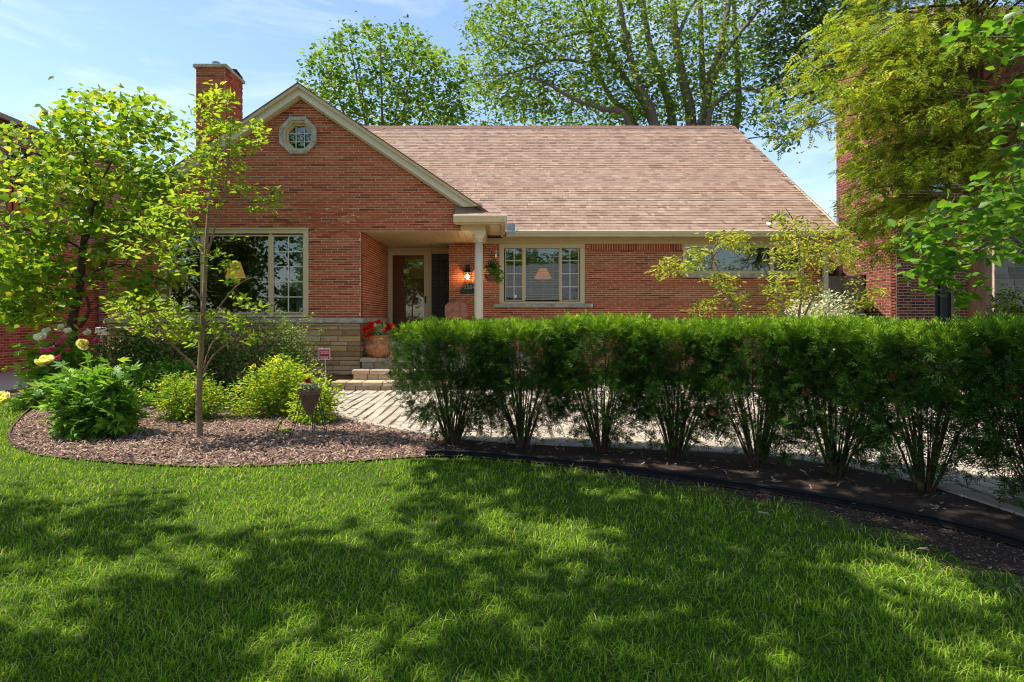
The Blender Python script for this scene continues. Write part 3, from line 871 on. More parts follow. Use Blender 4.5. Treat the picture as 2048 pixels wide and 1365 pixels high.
# downspout at the right corner, utility meter box at the left corner
dsx = XM(1646)
ds = MB(); ds.box(dsx - 0.03, dsx + 0.07, DM - 0.10, DM - 0.02, 0.1, 2.9); ds.bar((dsx + 0.02, DM - 0.06, 2.88), (dsx + 0.1, ME_D - 0.05, 3.10), 0.09, 0.07)
ds.build('downspout', M['gutter'], house)


# ------------------------------------------------------------------ porch, steps
porch = part('porch_floor', M['sillstone'], house, (XR + 0.055, 0.6, 12.20, DD - 0.061, 0.0, FLOOR))
M['block_stone'] = pieces('landscape_block', [(0, (0.36, 0.27, 0.17)), (0.4, (0.47, 0.36, 0.24)), (0.7, (0.50, 0.38, 0.27)), (1, (0.44, 0.30, 0.19))], nscale=16, namt=0.3, bump=0.9, bscale=40, dist=0.012)
steps = thing('stone_steps', (-1.5, 11.13, 0), 'three tan block steps rising to the porch beside the stone wall', 'steps')
def chunk(l, d, h, rng, top_round=0.012):
    m = MB()
    j = lambda a: a + rng.uniform(-0.005, 0.005)
    m.hexa([(-l / 2, j(0), 0), (l / 2, j(0), 0), (l / 2, d, 0), (-l / 2, d, 0), (-l / 2, j(0.004), h - top_round), (l / 2, j(0.004), h - top_round), (l / 2, d, h - top_round), (-l / 2, d, h - top_round)], skip=(1,))
    m.hexa([(-l / 2, 0.004, h - top_round), (l / 2, 0.004, h - top_round), (l / 2, d, h - top_round), (-l / 2, d, h - top_round), (-l / 2 + top_round, top_round + 0.004, h), (l / 2 - top_round, top_round + 0.004, h), (l / 2 - top_round, d, h), (-l / 2 + top_round, d, h)], skip=(0,))
    return m.mesh('block')
br = random.Random(31)
for (x0, x1, y0, y1, z0, z1) in ((-3.04, 0.5, 11.13, 11.55, 0.0, 0.162), (-2.76, 0.5, 11.50, 11.92, 0.162, 0.350), (-2.69, 0.6, 11.87, 12.199, 0.350, 0.551)):
    st_ = part('step', M['stone_joint'], steps, (x0 + 0.02, x1 - 0.02, y0 + 0.03, y1, z0, z1 - 0.02))
    x = x0; hcap = 0.075
    while x < x1 - 0.05:
        l = br.uniform(0.27, 0.42); l = min(l, x1 - x)
        o = add('cap_block', chunk(l - 0.015, y1 - y0 - 0.002, hcap, br), M['block_stone'], st_); o.location = (x + l / 2, y0 - 0.015, z1 - hcap); x += l
    x = x0 + 0.03
    while x < x1 - 0.05:
        l = br.uniform(0.19, 0.27); l = min(l, x1 - x)
        o = add('riser_block', chunk(l - 0.015, 0.1, z1 - z0 - hcap - 0.001, br, 0.004), M['block_stone'], st_); o.location = (x + l / 2, y0 + 0.008, z0); x += l

# ------------------------------------------------------------------ the ground
def ground_mat(name, stops, scale, bump, bscale, stretch=None, rough=0.95):
    m, n, l, b = mat_base(name)
    b.inputs['Roughness'].default_value = rough; b.inputs['Specular IOR Level'].default_value = 0.15
    t = noise_node(n, l, scale, 8, 0.7, stretch=stretch); r = ramp_node(n, stops); l.new(t.outputs['Fac'], r.inputs['Fac']); l.new(r.outputs['Color'], b.inputs['Base Color'])
    t2 = noise_node(n, l, bscale, 5, 0.7); bp = n.new('ShaderNodeBump'); bp.inputs['Strength'].default_value = bump; bp.inputs['Distance'].default_value = 0.02
    l.new(t2.outputs['Fac'], bp.inputs['Height']); l.new(bp.outputs['Normal'], b.inputs['Normal'])
    return m
M['ground'] = ground_mat('lawn_ground', [(0.3, (0.028, 0.05, 0.006)), (0.5, (0.045, 0.075, 0.009)), (0.7, (0.07, 0.09, 0.016))], 3.0, 0.8, 60)
M['soil'] = ground_mat('mulch_soil', [(0.3, (0.10, 0.062, 0.045)), (0.5, (0.17, 0.11, 0.085)), (0.7, (0.26, 0.18, 0.14))], 30.0, 1.0, 90)
M['shaded_soil'] = ground_mat('shaded_soil', [(0.3, (0.028, 0.019, 0.014)), (0.5, (0.05, 0.034, 0.025)), (0.7, (0.085, 0.06, 0.045))], 30.0, 1.0, 90)  # darker soil by the hedge, with the shade there put into its colour
M['asphalt'] = ground_mat('asphalt', [(0.3, (0.04, 0.04, 0.042)), (0.7, (0.06, 0.06, 0.06))], 8, 0.5, 120)
M['concrete'] = ground_mat('concrete', [(0.3, (0.32, 0.28, 0.235)), (0.7, (0.40, 0.35, 0.30))], 2.0, 0.3, 80)
M['sand'] = ground_mat('joint_sand', [(0.3, (0.10, 0.075, 0.04)), (0.7, (0.17, 0.125, 0.065))], 20, 0.5, 90)
M['paver'] = pieces('paver', [(0, (0.27, 0.235, 0.185)), (0.4, (0.34, 0.295, 0.235)), (0.8, (0.385, 0.335, 0.27)), (1, (0.31, 0.26, 0.205))], nscale=10, namt=0.18, bump=0.5, bscale=50)

def sheet(name, poly, z, mat, parent=None, kind='structure'):
    me = bpy.data.meshes.new(name)
    me.from_pydata([(p[0], p[1], z) for p in poly], [], [list(range(len(poly)))])
    o = add(name, me, mat, parent)
    if kind and parent is None: o['kind'] = kind
    return o
def curve_pts(pts, n=8):
    """Catmull-Rom through 2D/3D points"""
    pts = [Vector(p) for p in pts]; out = []
    for i in range(len(pts) - 1):
        p0, p1, p2, p3 = pts[max(i - 1, 0)], pts[i], pts[i + 1], pts[min(i + 2, len(pts) - 1)]
        for k in range(n):
            t = k / n
            out.append(0.5 * ((2 * p1) + (p2 - p0) * t + (2 * p0 - 5 * p1 + 4 * p2 - p3) * t * t + (3 * p1 - p0 - 3 * p2 + p3) * t ** 3))
    out.append(pts[-1]); return out
gs = MB(); NG = 2
ground = sheet('ground', [(-400, -400), (400, -400), (400, 500), (-400, 500)], -0.012, M['ground'])
BED_FRONT = curve_pts([G(*p) for p in ((-60, 793), (0, 796), (48, 803), (62, 815), (40, 838), (18, 868), (25, 892), (70, 909), (130, 917), (210, 924), (300, 930), (420, 934), (560, 931), (700, 924), (850, 914), (950, 916), (1100, 929), (1300, 953), (1500, 982), (1700, 1015), (1900, 1058), (2048, 1098), (2250, 1165))], 5)
PATIO_FRONT = curve_pts([G(*p) for p in ((668, 806), (684, 826), (720, 843), (800, 858), (850, 868), (920, 876), (1000, 883), (1100, 889), (1300, 897), (1500, 908), (1650, 926), (1800, 953), (1950, 995), (2300, 1110))], 5)
bed_poly = [p.to_2d() for p in BED_FRONT] + [p.to_2d() for p in PATIO_FRONT][::-1] + [Vector((-3.06, 11.1)), Vector((-2.8, 12.0)), Vector((-8.8, 12.2)), Vector((-8.92, 11.5))]
mulch = sheet('mulch_bed', bed_poly, 0.004, M['soil'])
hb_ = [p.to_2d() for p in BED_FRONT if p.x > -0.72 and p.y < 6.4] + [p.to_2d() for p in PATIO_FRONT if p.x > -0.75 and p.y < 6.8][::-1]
hedge_soil = sheet('hedge_soil', hb_, 0.008, M['shaded_soil'])  # bare soil under the yews, coloured dark to carry the hedge shade
pat_poly = [p.to_2d() for p in PATIO_FRONT] + [Vector((9.0, 4.0)), Vector((8.3, 12.0)), Vector((-3.05, 12.0)), Vector((-3.05, 11.12))]
patio = sheet('paved_drive', pat_poly, -0.004, M['sand'])
drive = sheet('driveway', [(-12.05, -14), (-8.95, -14), (-8.95, 40), (-12.05, 40)], 0.0, M['concrete'])
street = sheet('street', [(-200, -22), (200, -22), (200, -15), (-200, -15)], -0.006, M['asphalt'])
def inside(poly, X, Y):
    """vectorised even-odd test"""
    r = np.zeros(len(X), dtype=bool); n = len(poly)
    for i in range(n):
        x0, y0 = poly[i][0], poly[i][1]; x1, y1 = poly[(i + 1) % n][0], poly[(i + 1) % n][1]
        if y0 == y1: continue
        c = ((y0 > Y) != (y1 > Y)) & (X < (x1 - x0) * (Y - y0) / (y1 - y0) + x0)
        r ^= c
    return r
# pavers in rows running away from the street
pr = random.Random(17)
pw, plen = 0.137, 0.205
pv, pcand = [], []
row = 0; x = -3.4
while x < 8.6:
    off = pr.uniform(0, plen); y = 4.5 + off - plen; wob = pr.uniform(0, 6)
    while y < 12.0:
        l = plen * pr.uniform(0.82, 1.2)
        xx = x + 0.012 * math.sin(y * 3 + wob) + 0.010 * math.sin(y * 1.1)
        pcand.append((xx + pw / 2, y + l / 2, l)); y += l
    x += pw
pc = np.array(pcand)
ok = inside(pat_poly, pc[:, 0], pc[:, 1]) & ~((pc[:, 0] > -3.1) & (pc[:, 1] > 11.15) & (pc[:, 0] < 0.55))
pcand = [c for c, k in zip(pcand, ok) if k]
def seen(c):      # the open triangle left of the hedge first, then the nearest
    x, y = c[0], c[1]
    return (0 if x < -0.45 * y / 5.5 - 0.2 else 100) + y
pcand.sort(key=seen)
def paver_mesh(l, w):
    m = MB(); b = 0.008
    m.hexa([(-w / 2, -l / 2, -0.01), (w / 2, -l / 2, -0.01), (w / 2, l / 2, -0.01), (-w / 2, l / 2, -0.01), (-w / 2, -l / 2, 0.008), (w / 2, -l / 2, 0.008), (w / 2, l / 2, 0.008), (-w / 2, l / 2, 0.008)], skip=(0, 1))
    m.hexa([(-w / 2, -l / 2, 0.008), (w / 2, -l / 2, 0.008), (w / 2, l / 2, 0.008), (-w / 2, l / 2, 0.008), (-w / 2 + b, -l / 2 + b, 0.014), (w / 2 - b, -l / 2 + b, 0.014), (w / 2 - b, l / 2 - b, 0.014), (-w / 2 + b, l / 2 - b, 0.014)], skip=(0,))
    return m
pprot = []
for k in range(6):
    me = paver_mesh(plen * (0.80 + 0.05 * k) - 0.010, pw - 0.022).mesh('paver'); me.materials.append(M['paver']); pprot.append(me)
pf = MB()
for i, (px, py, l) in enumerate(pcand):
    dz = pr.uniform(-0.004, 0.003)
    if i < 300:
        k = min(5, max(0, int(((l - 0.016) / plen - 0.80) / 0.05)))
        o = bpy.data.objects.new('paver', pprot[k]); o.location = (px, py, dz); o.rotation_euler = (0, 0, pr.uniform(-0.03, 0.03)); link(o, patio)
    else:
        pm = paver_mesh(l - 0.022, pw - 0.022); pf.cur = pr.random()
        n = pf.pts([(px + a, py + b, c + dz) for a, b, c in pm.v]); pf.f4 += [tuple(n + q for q in f) for f in pm.f4]
tag(pf.build('paver_field', M['paver'], patio, var=True), kind='stuff')
# kerb stones along the front of the paved drive
kb = [p for p in curve_pts([p for p in PATIO_FRONT], 3)]
acc = 0.0
for a, b in zip(kb[:-1], kb[1:]):
    pass
seg = []; cur = kb[0]; need = 0.24
for p in kb[1:]:
    if (p - cur).length >= need: seg.append((cur, p)); cur = p
for a, b in seg:
    t = (b - a).normalized(); nrm_ = Vector((-t.y, t.x, 0))
    m = MB(); a2, b2 = a + t * 0.006, b - t * 0.006
    w0, w1 = nrm_ * 0.02, nrm_ * -0.10
    m.hexa([a2 + w1, b2 + w1, b2 + w0, a2 + w0] + [q + Vector((0, 0, 0.022)) for q in (a2 + w1, b2 + w1, b2 + w0, a2 + w0)], skip=(0,))
    m.build('edge_stone', M['paver'], patio)

# ------------------------------------------------------------------ plants: library
NR = np.random.default_rng(5)
def unit(a):
    n = np.linalg.norm(a, axis=-1, keepdims=True); return a / np.maximum(n, 1e-9)
def frames(dirs, ups):
    y = unit(dirs); x = unit(np.cross(y, ups)); z = np.cross(x, y)
    return np.stack([x, y, z], axis=-1)
def scatter(tv, tf, pos, R, scale, var):
    """copies of a small template (verts, list of face arrays) merged into arrays"""
    tv = np.asarray(tv, dtype=np.float64); k = len(tv); n = len(pos)
    sc_ = np.asarray(scale)
    loc = tv[None, :, :] * (sc_[:, None, None] if sc_.ndim == 1 else sc_[:, None, :])
    V = np.einsum('nij,nkj->nki', R, loc) + pos[:, None, :]
    Fs = []
    for f in tf:
        f = np.asarray(f); Fs.append((f[None] + (np.arange(n) * k)[:, None, None]).reshape(-1, f.shape[1]))
    return V.reshape(-1, 3), Fs, np.repeat(var, k)
def leaf_t(w=0.5, fold=0.10, droop=0.12, base=0.9, low=0.32):
    v = [(0, 0, 0), (w / 2 * base, low, fold), (w / 2 * 0.72, 0.70, fold * 0.7 - droop * 0.4), (0, 1, -droop), (-w / 2 * 0.72, 0.70, fold * 0.7 - droop * 0.4), (-w / 2 * base, low, fold)]
    return v, [np.array([(0, 1, 2, 3), (0, 3, 4, 5)])]
def heart_t():
    v = [(0, 0.06, 0), (0.22, -0.07, 0.05), (0.46, 0.18, 0.09), (0.36, 0.58, 0.05), (0, 1, -0.10), (-0.36, 0.58, 0.05), (-0.46, 0.18, 0.09), (-0.22, -0.07, 0.05)]
    return v, [np.array([(0, 1, 2, 3), (0, 3, 4, 4), ])[:1], np.array([(0, 3, 4), (0, 4, 5)]), np.array([(0, 5, 6, 7)])]
def diamond_t(w=0.55, fold=0.12):
    return [(0, 0, 0), (w / 2, 0.45, fold), (0, 1, 0), (-w / 2, 0.45, fold)], [np.array([(0, 1, 2), (0, 2, 3)])]
LEAF, LEAF_N, LEAF_R, HEART, DIA = leaf_t(0.5), leaf_t(0.34, 0.08, 0.18), leaf_t(0.72, 0.10, 0.06, 1.0, 0.38), heart_t(), diamond_t()
def sprig_t(n=10, spread=62, nl=0.42, w=0.075, up=0.25, seed=1):
    """short shoot with needles; axis along y, length 1"""
    r = random.Random(seed); V, Q = [], []
    for k in range(n):
        s = 1 if k % 2 else -1
        y0 = 0.05 + 0.85 * k / n
        a = math.radians(spread - 30 * k / n) * s
        el_ = r.uniform(-0.35, 0.6) * up * 2
        d = Vector((math.sin(a), math.cos(a), el_)).normalized()
        p = Vector((0, y0, 0)); L = nl * r.uniform(0.8, 1.15)
        side = d.cross(Vector((0, 0, 1))).normalized() * w / 2
        i = len(V)
        V += [p, p + d * L * 0.5 + side, p + d * L, p + d * L * 0.5 - side]; Q.append((i, i + 1, i + 2, i + 3))
    i = len(V)                              # the shoot and its end needle
    V += [Vector((-0.02, 0, 0)), Vector((0.02, 0, 0)), Vector((0.035, 0.9, 0.05)), Vector((0, 1.2, 0.08))]; Q.append((i, i + 1, i + 2, i + 3))
    return [tuple(v) for v in V], [np.array(Q)]
def frond_t(seed=2):
    """flat drooping hemlock spray: axis with side shoots, needles as narrow leaflets"""
    r = random.Random(seed); V, Q = [], []
    def leaflet(p, d, L, w):
        side = Vector((-d.y, d.x, 0)).normalized() * w / 2; i = len(V)
        V.extend([p, p + d * L * 0.45 + side, p + d * L, p + d * L * 0.45 - side]); Q.append((i, i + 1, i + 2, i + 3))
    for k in range(5):
        y = 0.08 + 0.18 * k; zz = -0.28 * y * y
        for s in (-1, 1):
            a = math.radians(r.uniform(38, 62)); L = (0.44 - 0.06 * k) * r.uniform(0.75, 1.15)
            leaflet(Vector((0, y, zz)), Vector((s * math.sin(a), math.cos(a), -0.22)), L, 0.13)
    leaflet(Vector((0, 0.8, -0.18)), Vector((0, 1, -0.5)), 0.3, 0.08)
    return [tuple(v) for v in V], [np.array(Q)]
def lobed_t():
    """deeply cut leaf: five narrow leaflets from one stalk"""
    V, Q = [], []
    for a, L in ((0, 1.0), (38, .82), (-38, .82), (75, .6), (-75, .6)):
        d = Vector((math.sin(math.radians(a)), math.cos(math.radians(a)), -.12)); n_ = Vector((d.y, -d.x, 0)) * .13 * L; p = Vector((0, .12, 0)); i = len(V)
        V.extend([p, p + d * L * .45 + n_ + Vector((0, 0, .05)), p + d * L * .9, p + d * L * .45 - n_ + Vector((0, 0, .05))]); Q.append((i, i + 1, i + 2, i + 3))
    return [tuple(v) for v in V], [np.array(Q)]
LOBED = lobed_t()
SPRIG, SPRIG2, FROND = sprig_t(), sprig_t(7, 52, 0.58, 0.115, 0.5, 4), frond_t()

def px_pts(polys, rng=NR):
    """points at random in photo polygons at stated distances: list of (poly, n, d0, d1)"""
    out = []
    for poly, n, d0, d1 in polys:
        a = np.array(poly, dtype=float); lo, hi = a.min(0), a.max(0); got = 0
        while got < n:
            q = rng.uniform(lo, hi, (n * 3 + 20, 2)); q = q[inside([tuple(p) for p in a], q[:, 0], q[:, 1])][:n - got]
            d = rng.uniform(d0, d1, len(q))
            out.append(np.stack([(q[:, 0] - CX) * d / F, d, EYE + (CY - q[:, 1]) * d / F], 1)); got += len(q)
    return np.concatenate(out)
def ell(c, r, n, shell=0.35, rng=NR, zlo=None):
    """points in an ellipsoid, more towards its surface"""
    d = unit(rng.normal(size=(n, 3))); k = rng.uniform(0, 1, (n, 1)) ** shell
    p = np.array(c) + d * k * np.array(r)
    if zlo is not None: p[:, 2] = np.maximum(p[:, 2], zlo + rng.uniform(0, 0.05, n))
    return p
def skeleton(limbs, targets, rmin, rk, wander=0.10, lift=0.10, rng=NR, zpen=1.2):
    """limbs: list of (points, r0, r1); twigs run from the nearest wood to every target"""
    tubes, npos, nrad = [], [], []
    for pts, r0, r1 in limbs:
        c = curve_pts(pts, 4); n = len(c)
        rad = [r0 + (r1 - r0) * (i / (n - 1)) ** 0.8 for i in range(n)]
        tubes.append((c, rad)); npos += [tuple(p) for p in c]; nrad += rad
    cap = len(npos) + 3 * len(targets) + 5
    N = np.zeros((cap, 3)); Rr = np.zeros(cap); n = len(npos); N[:n] = npos; Rr[:n] = nrad
    base = N[0]
    dirs = np.zeros((len(targets), 3))
    for i in np.argsort(np.linalg.norm(targets - base, axis=1)):
        t = targets[i]; dv = t - N[:n]; dist = np.linalg.norm(dv, axis=1)
        j = int(np.argmin(dist + zpen * np.maximum(0, -dv[:, 2]) * 0.5)); L = dist[j]
        if L < 1e-3: dirs[i] = (0, 0, 1); continue
        p0 = N[j].copy(); w = rng.normal(size=(2, 3)) * wander * L
        p1 = p0 + dv[j] * 0.35 + w[0] + np.array((0, 0, lift * L)); p2 = p0 + dv[j] * 0.72 + w[1] * 0.7 + np.array((0, 0, lift * 0.6 * L))
        r0 = min(Rr[j] * 0.8, rk * L + rmin); r3 = max(rmin * 0.6, r0 * 0.35)
        tubes.append(([p0, p1, p2, t], [r0, r0 * 0.8, r0 * 0.55, r3]))
        N[n:n + 3] = (p1, p2, t); Rr[n:n + 3] = (r0 * 0.8, r0 * 0.55, r3); n += 3
        dirs[i] = t - p2
    return tubes, unit(dirs)
def wood(name, tubes, mat, parent, n=6, big=0.02):
    V, Fq, b = [], [], 0
    for pts, rad in tubes:
        k = n + 2 if max(rad) > big else (n if max(rad) > big * 0.3 else 4)
        P_ = np.array([tuple(p) for p in pts]); m = len(P_)
        D = np.zeros_like(P_); D[1:-1] = P_[2:] - P_[:-2]; D[0] = P_[1] - P_[0]; D[-1] = P_[-1] - P_[-2]; D = unit(D)
        a = np.cross(D[0], (0.31, 0.77, 0.55)); a /= np.linalg.norm(a)
        ang = np.arange(k) * 2 * math.pi / k
        for i in range(m):
            a = a - D[i] * a.dot(D[i]); a /= max(1e-9, np.linalg.norm(a)); bb = np.cross(D[i], a)
            V.append(P_[i] + rad[i] * (np.cos(ang)[:, None] * a + np.sin(ang)[:, None] * bb))
        idx = b + np.arange(m * k).reshape(m, k); nx = np.roll(idx, -1, axis=1)
        Fq.append(np.stack([idx[:-1], nx[:-1], nx[1:], idx[1:]], -1).reshape(-1, 4)); b += m * k
    return add(name, np_mesh(name, np.concatenate(V), [np.concatenate(Fq)], smooth=True), mat, parent)
def leaves(name, parent, mat, centers, per, spread, tmpl, size, out=None, updir=(0, 0, 1), tilt=0.55, flat=0.35, outk=0.7, droop=-0.1, dirs=None, dirk=0.0, clump=0.5, bias=0.0, rng=NR, svar=0.3, zmin=None):
    n = len(centers) * per
    c = np.repeat(centers, per, axis=0); sp = np.array(spread) if hasattr(spread, '__len__') else np.array([spread] * 3)
    pos = c + rng.normal(size=(n, 3)) * sp
    if zmin is not None: pos[:, 2] = np.maximum(pos[:, 2], zmin + rng.uniform(0, 0.06, n))
    d = unit(rng.normal(size=(n, 3)) * np.array([1, 1, flat]))
    if out is not None: d = d + outk * unit(pos - np.array(out))
    if dirs is not None: d = d + dirk * np.repeat(dirs, per, axis=0)
    d[:, 2] += droop
    up = np.array(updir, dtype=float) + rng.normal(size=(n, 3)) * tilt
    var = np.clip(0.5 + bias + clump * 0.35 * np.repeat(rng.normal(size=len(centers)), per) + 0.22 * rng.normal(size=n), 0, 1)
    s = size * (1 + svar * rng.uniform(-1, 1, n))
    V, Fs, vv = scatter(tmpl[0], tmpl[1], pos, frames(d, up), s, var)
    return add(name, np_mesh(name, V, Fs, vv), mat, parent)

L_ = lambda *c: [(i / (len(c) - 1), k) for i, k in enumerate(c)]
M['l_redbud'] = leafy('leaf_redbud', L_((0.07, 0.15, 0.010), (0.13, 0.245, 0.013), (0.20, 0.31, 0.018), (0.28, 0.36, 0.02), (0.40, 0.37, 0.03)), 0.5, 0.5, 0.2)
M['l_dogwood'] = leafy('leaf_dogwood', L_((0.10, 0.18, 0.014), (0.21, 0.31, 0.02), (0.34, 0.42, 0.03)), 0.5, 0.5, 0.2)
M['l_maple'] = leafy('leaf_maple', L_((0.05, 0.11, 0.016), (0.10, 0.185, 0.024), (0.20, 0.29, 0.032)), 0.45, 0.55, 0.2)
M['l_ash'] = leafy('leaf_pale_tree', L_((0.06, 0.115, 0.016), (0.125, 0.215, 0.027), (0.22, 0.31, 0.042)), 0.45, 0.55, 0.2)
M['l_dark'] = leafy('leaf_dark_tree', L_((0.026, 0.058, 0.016), (0.04, 0.075, 0.018), (0.075, 0.12, 0.026)), 0.35, 0.5)
M['l_hemlock'] = leafy('needle_hemlock', L_((0.04, 0.080, 0.010), (0.13, 0.20, 0.016), (0.29, 0.37, 0.026), (0.45, 0.44, 0.05)), 0.4, 0.6, 0.12)
M['l_yew'] = leafy('needle_yew', L_((0.016, 0.042, 0.007), (0.042, 0.105, 0.010), (0.13, 0.25, 0.014), (0.31, 0.46, 0.02)), 0.30, 0.5, 0.18)
M['l_holly'] = leafy('leaf_holly', L_((0.038, 0.090, 0.018), (0.10, 0.185, 0.03), (0.27, 0.35, 0.09)), 0.3, 0.45, 0.3)
M['l_spirea'] = leafy('leaf_spirea', L_((0.08, 0.17, 0.012), (0.16, 0.28, 0.016), (0.31, 0.43, 0.02), (0.52, 0.50, 0.05)), 0.45, 0.55, 0.2)
M['l_peony'] = leafy('leaf_peony', L_((0.06, 0.15, 0.015), (0.125, 0.27, 0.024), (0.27, 0.42, 0.04)), 0.38, 0.5, 0.22)
M['l_fresh'] = leafy('leaf_fresh_green', L_((0.052, 0.132, 0.011), (0.09, 0.20, 0.012), (0.15, 0.285, 0.016)), 0.5, 0.4, 0.4)
M['l_acer'] = leafy('leaf_small_maple', L_((0.10, 0.14, 0.02), (0.21, 0.27, 0.03), (0.34, 0.39, 0.05), (0.44, 0.36, 0.06)), 0.45, 0.55, 0.2)
M['l_white'] = leafy('leaf_white_edged', L_((0.20, 0.24, 0.12), (0.50, 0.52, 0.36), (0.74, 0.72, 0.58)), 0.25, 0.5, 0.2)
M['grass'] = leafy('grass_blade', L_((0.048, 0.112, 0.007), (0.120, 0.250, 0.011), (0.24, 0.375, 0.018), (0.48, 0.46, 0.13)), 0.35, 0.7, 0.06)
M['chip'] = pieces('mulch_chip', [(0, (0.10, 0.060, 0.042)), (0.4, (0.225, 0.142, 0.102)), (0.75, (0.35, 0.235, 0.175)), (1, (0.50, 0.36, 0.27))], nscale=40, namt=0.3, bump=0.5)
M['dead_needle'] = leafy('dead_needle', L_((0.20, 0.075, 0.03), (0.34, 0.14, 0.06)), 0.2, 0.7, 0.1)
M['litter'] = pieces('leaf_litter', [(0, (0.05, 0.03, 0.02)), (0.5, (0.13, 0.08, 0.05)), (0.9, (0.24, 0.15, 0.09)), (1, (0.34, 0.25, 0.16))], nscale=40, namt=0.3, bump=0.4)
M['petal_red'] = leafy('petal_red', L_((0.45, 0.004, 0.006), (0.70, 0.012, 0.012), (0.85, 0.05, 0.04)), 0.25, 0.5)
M['petal_white'] = leafy('petal_white', L_((0.62, 0.60, 0.52), (0.8, 0.78, 0.7), (0.9, 0.88, 0.8)), 0.3, 0.5)
M['petal_yellow'] = leafy('petal_yellow', L_((0.66, 0.62, 0.16), (0.80, 0.78, 0.30), (0.88, 0.86, 0.50)), 0.3, 0.5)
M['petal_pink'] = leafy('petal_pink', L_((0.50, 0.02, 0.14), (0.65, 0.05, 0.24), (0.80, 0.28, 0.42)), 0.3, 0.5)

# ------------------------------------------------------------------ trees
def limb(d, pts, r0, r1):
    """photo pixels (x, y, extra distance) at base distance d"""
    return ([P(p[0], p[1], d + (p[2] if len(p) > 2 else 0)) for p in pts], r0, r1)

# young dogwood at the front of the bed
D = 6.78
dog = thing('dogwood_tree', P(400, 876, D), 'slender young dogwood with yellow-green leaves standing in mulch before the wide window', 'tree')
limbs = [limb(D, [(399, 880), (398, 800), (401, 720), (405, 640), (410, 560), (413, 480), (418, 410, .05), (427, 340, .1), (434, 280, .1), (432, 230, .1), (428, 180, .1)], 0.038, 0.005),
    limb(D, [(411, 520), (430, 455, -.1), (449, 390, -.15), (457, 320, -.2), (461, 260, -.2), (468, 222, -.2)], 0.017, 0.004),
    limb(D, [(397, 742), (370, 714, -.1), (345, 690, -.2), (318, 660, -.3), (280, 640, -.35), (238, 632, -.4), (206, 642, -.4)], 0.016, 0.004),
    limb(D, [(403, 755), (424, 715, -.05), (455, 688, -.15), (487, 672, -.2), (522, 655, -.25)], 0.013, 0.004),
    limb(D, [(403, 757), (418, 700, .1), (450, 655, .2), (500, 640, .3), (545, 640, .35)], 0.010, 0.004),
    limb(D, [(406, 655), (440, 612, -.1), (470, 575, -.2), (503, 556, -.2), (528, 562, -.2)], 0.012, 0.003),
    limb(D, [(404, 600), (365, 548, -.1), (335, 506, -.2), (300, 480, -.3), (268, 470, -.3)], 0.013, 0.003),
    limb(D, [(410, 510), (380, 440, .1), (360, 390, .2), (340, 350, .25), (330, 318, .25)], 0.011, 0.003),
    limb(D, [(450, 402, -.15), (480, 406, -.2), (520, 402, -.25), (562, 402, -.25)], 0.009, 0.003),
    limb(D, [(457, 330, -.2), (487, 300, -.25), (520, 270, -.25)], 0.008, 0.003),
    limb(D, [(430, 310, .1), (402, 275, .15), (382, 255, .15)], 0.007, 0.003)]
T = px_pts([([(385, 215), (430, 160), (475, 200), (470, 260), (400, 265)], 38, D - .3, D + .3),
    ([(370, 260), (480, 250), (530, 240), (525, 300), (480, 330), (380, 340)], 60, D - .4, D + .4),
    ([(345, 340), (490, 330), (470, 400), (360, 440)], 34, D - .4, D + .4),
    ([(470, 380), (520, 385), (565, 378), (570, 410), (500, 420)], 16, D - .4, D - .1),
    ([(270, 400), (370, 380), (395, 470), (290, 470)], 30, D - .5, D + .3),
    ([(215, 450), (330, 440), (395, 500), (390, 560), (240, 520)], 36, D - .5, D + .1),
    ([(195, 620), (250, 598), (350, 600), (400, 620), (395, 690), (330, 680), (260, 660)], 62, D - .7, D + .2),
    ([(415, 620), (470, 590), (545, 615), (560, 660), (470, 690), (420, 690)], 34, D - .4, D + .4),
    ([(420, 480), (470, 470), (480, 560), (430, 570)], 10, D - .3, D + .3)])
tubes, dr_ = skeleton(limbs, T, 0.0022, 0.010, 0.12, 0.05)
bare = px_pts([([(200, 600), (395, 590), (395, 690), (300, 680)], 40, D - .5, D + .3), ([(420, 480), (560, 520), (560, 600), (430, 640)], 45, D - .4, D + .3), ([(300, 430), (400, 420), (400, 560), (320, 540)], 30, D - .4, D + .3), ([(420, 620), (560, 620), (540, 680), (430, 700)], 25, D - .4, D + .4)])
more, _ = skeleton([(t_[0], t_[1][0], t_[1][-1]) for t_ in tubes[:11]], bare, 0.0016, 0.006, 0.16, 0.05)
wood('trunk', tubes + more[11:], M['bark_tan'], dog)
leaves('crown', dog, M['l_dogwood'], T, 7, (0.05, 0.05, 0.025), LEAF, 0.078, dirs=dr_, dirk=0.5, tilt=0.5, flat=0.35, droop=0.05)

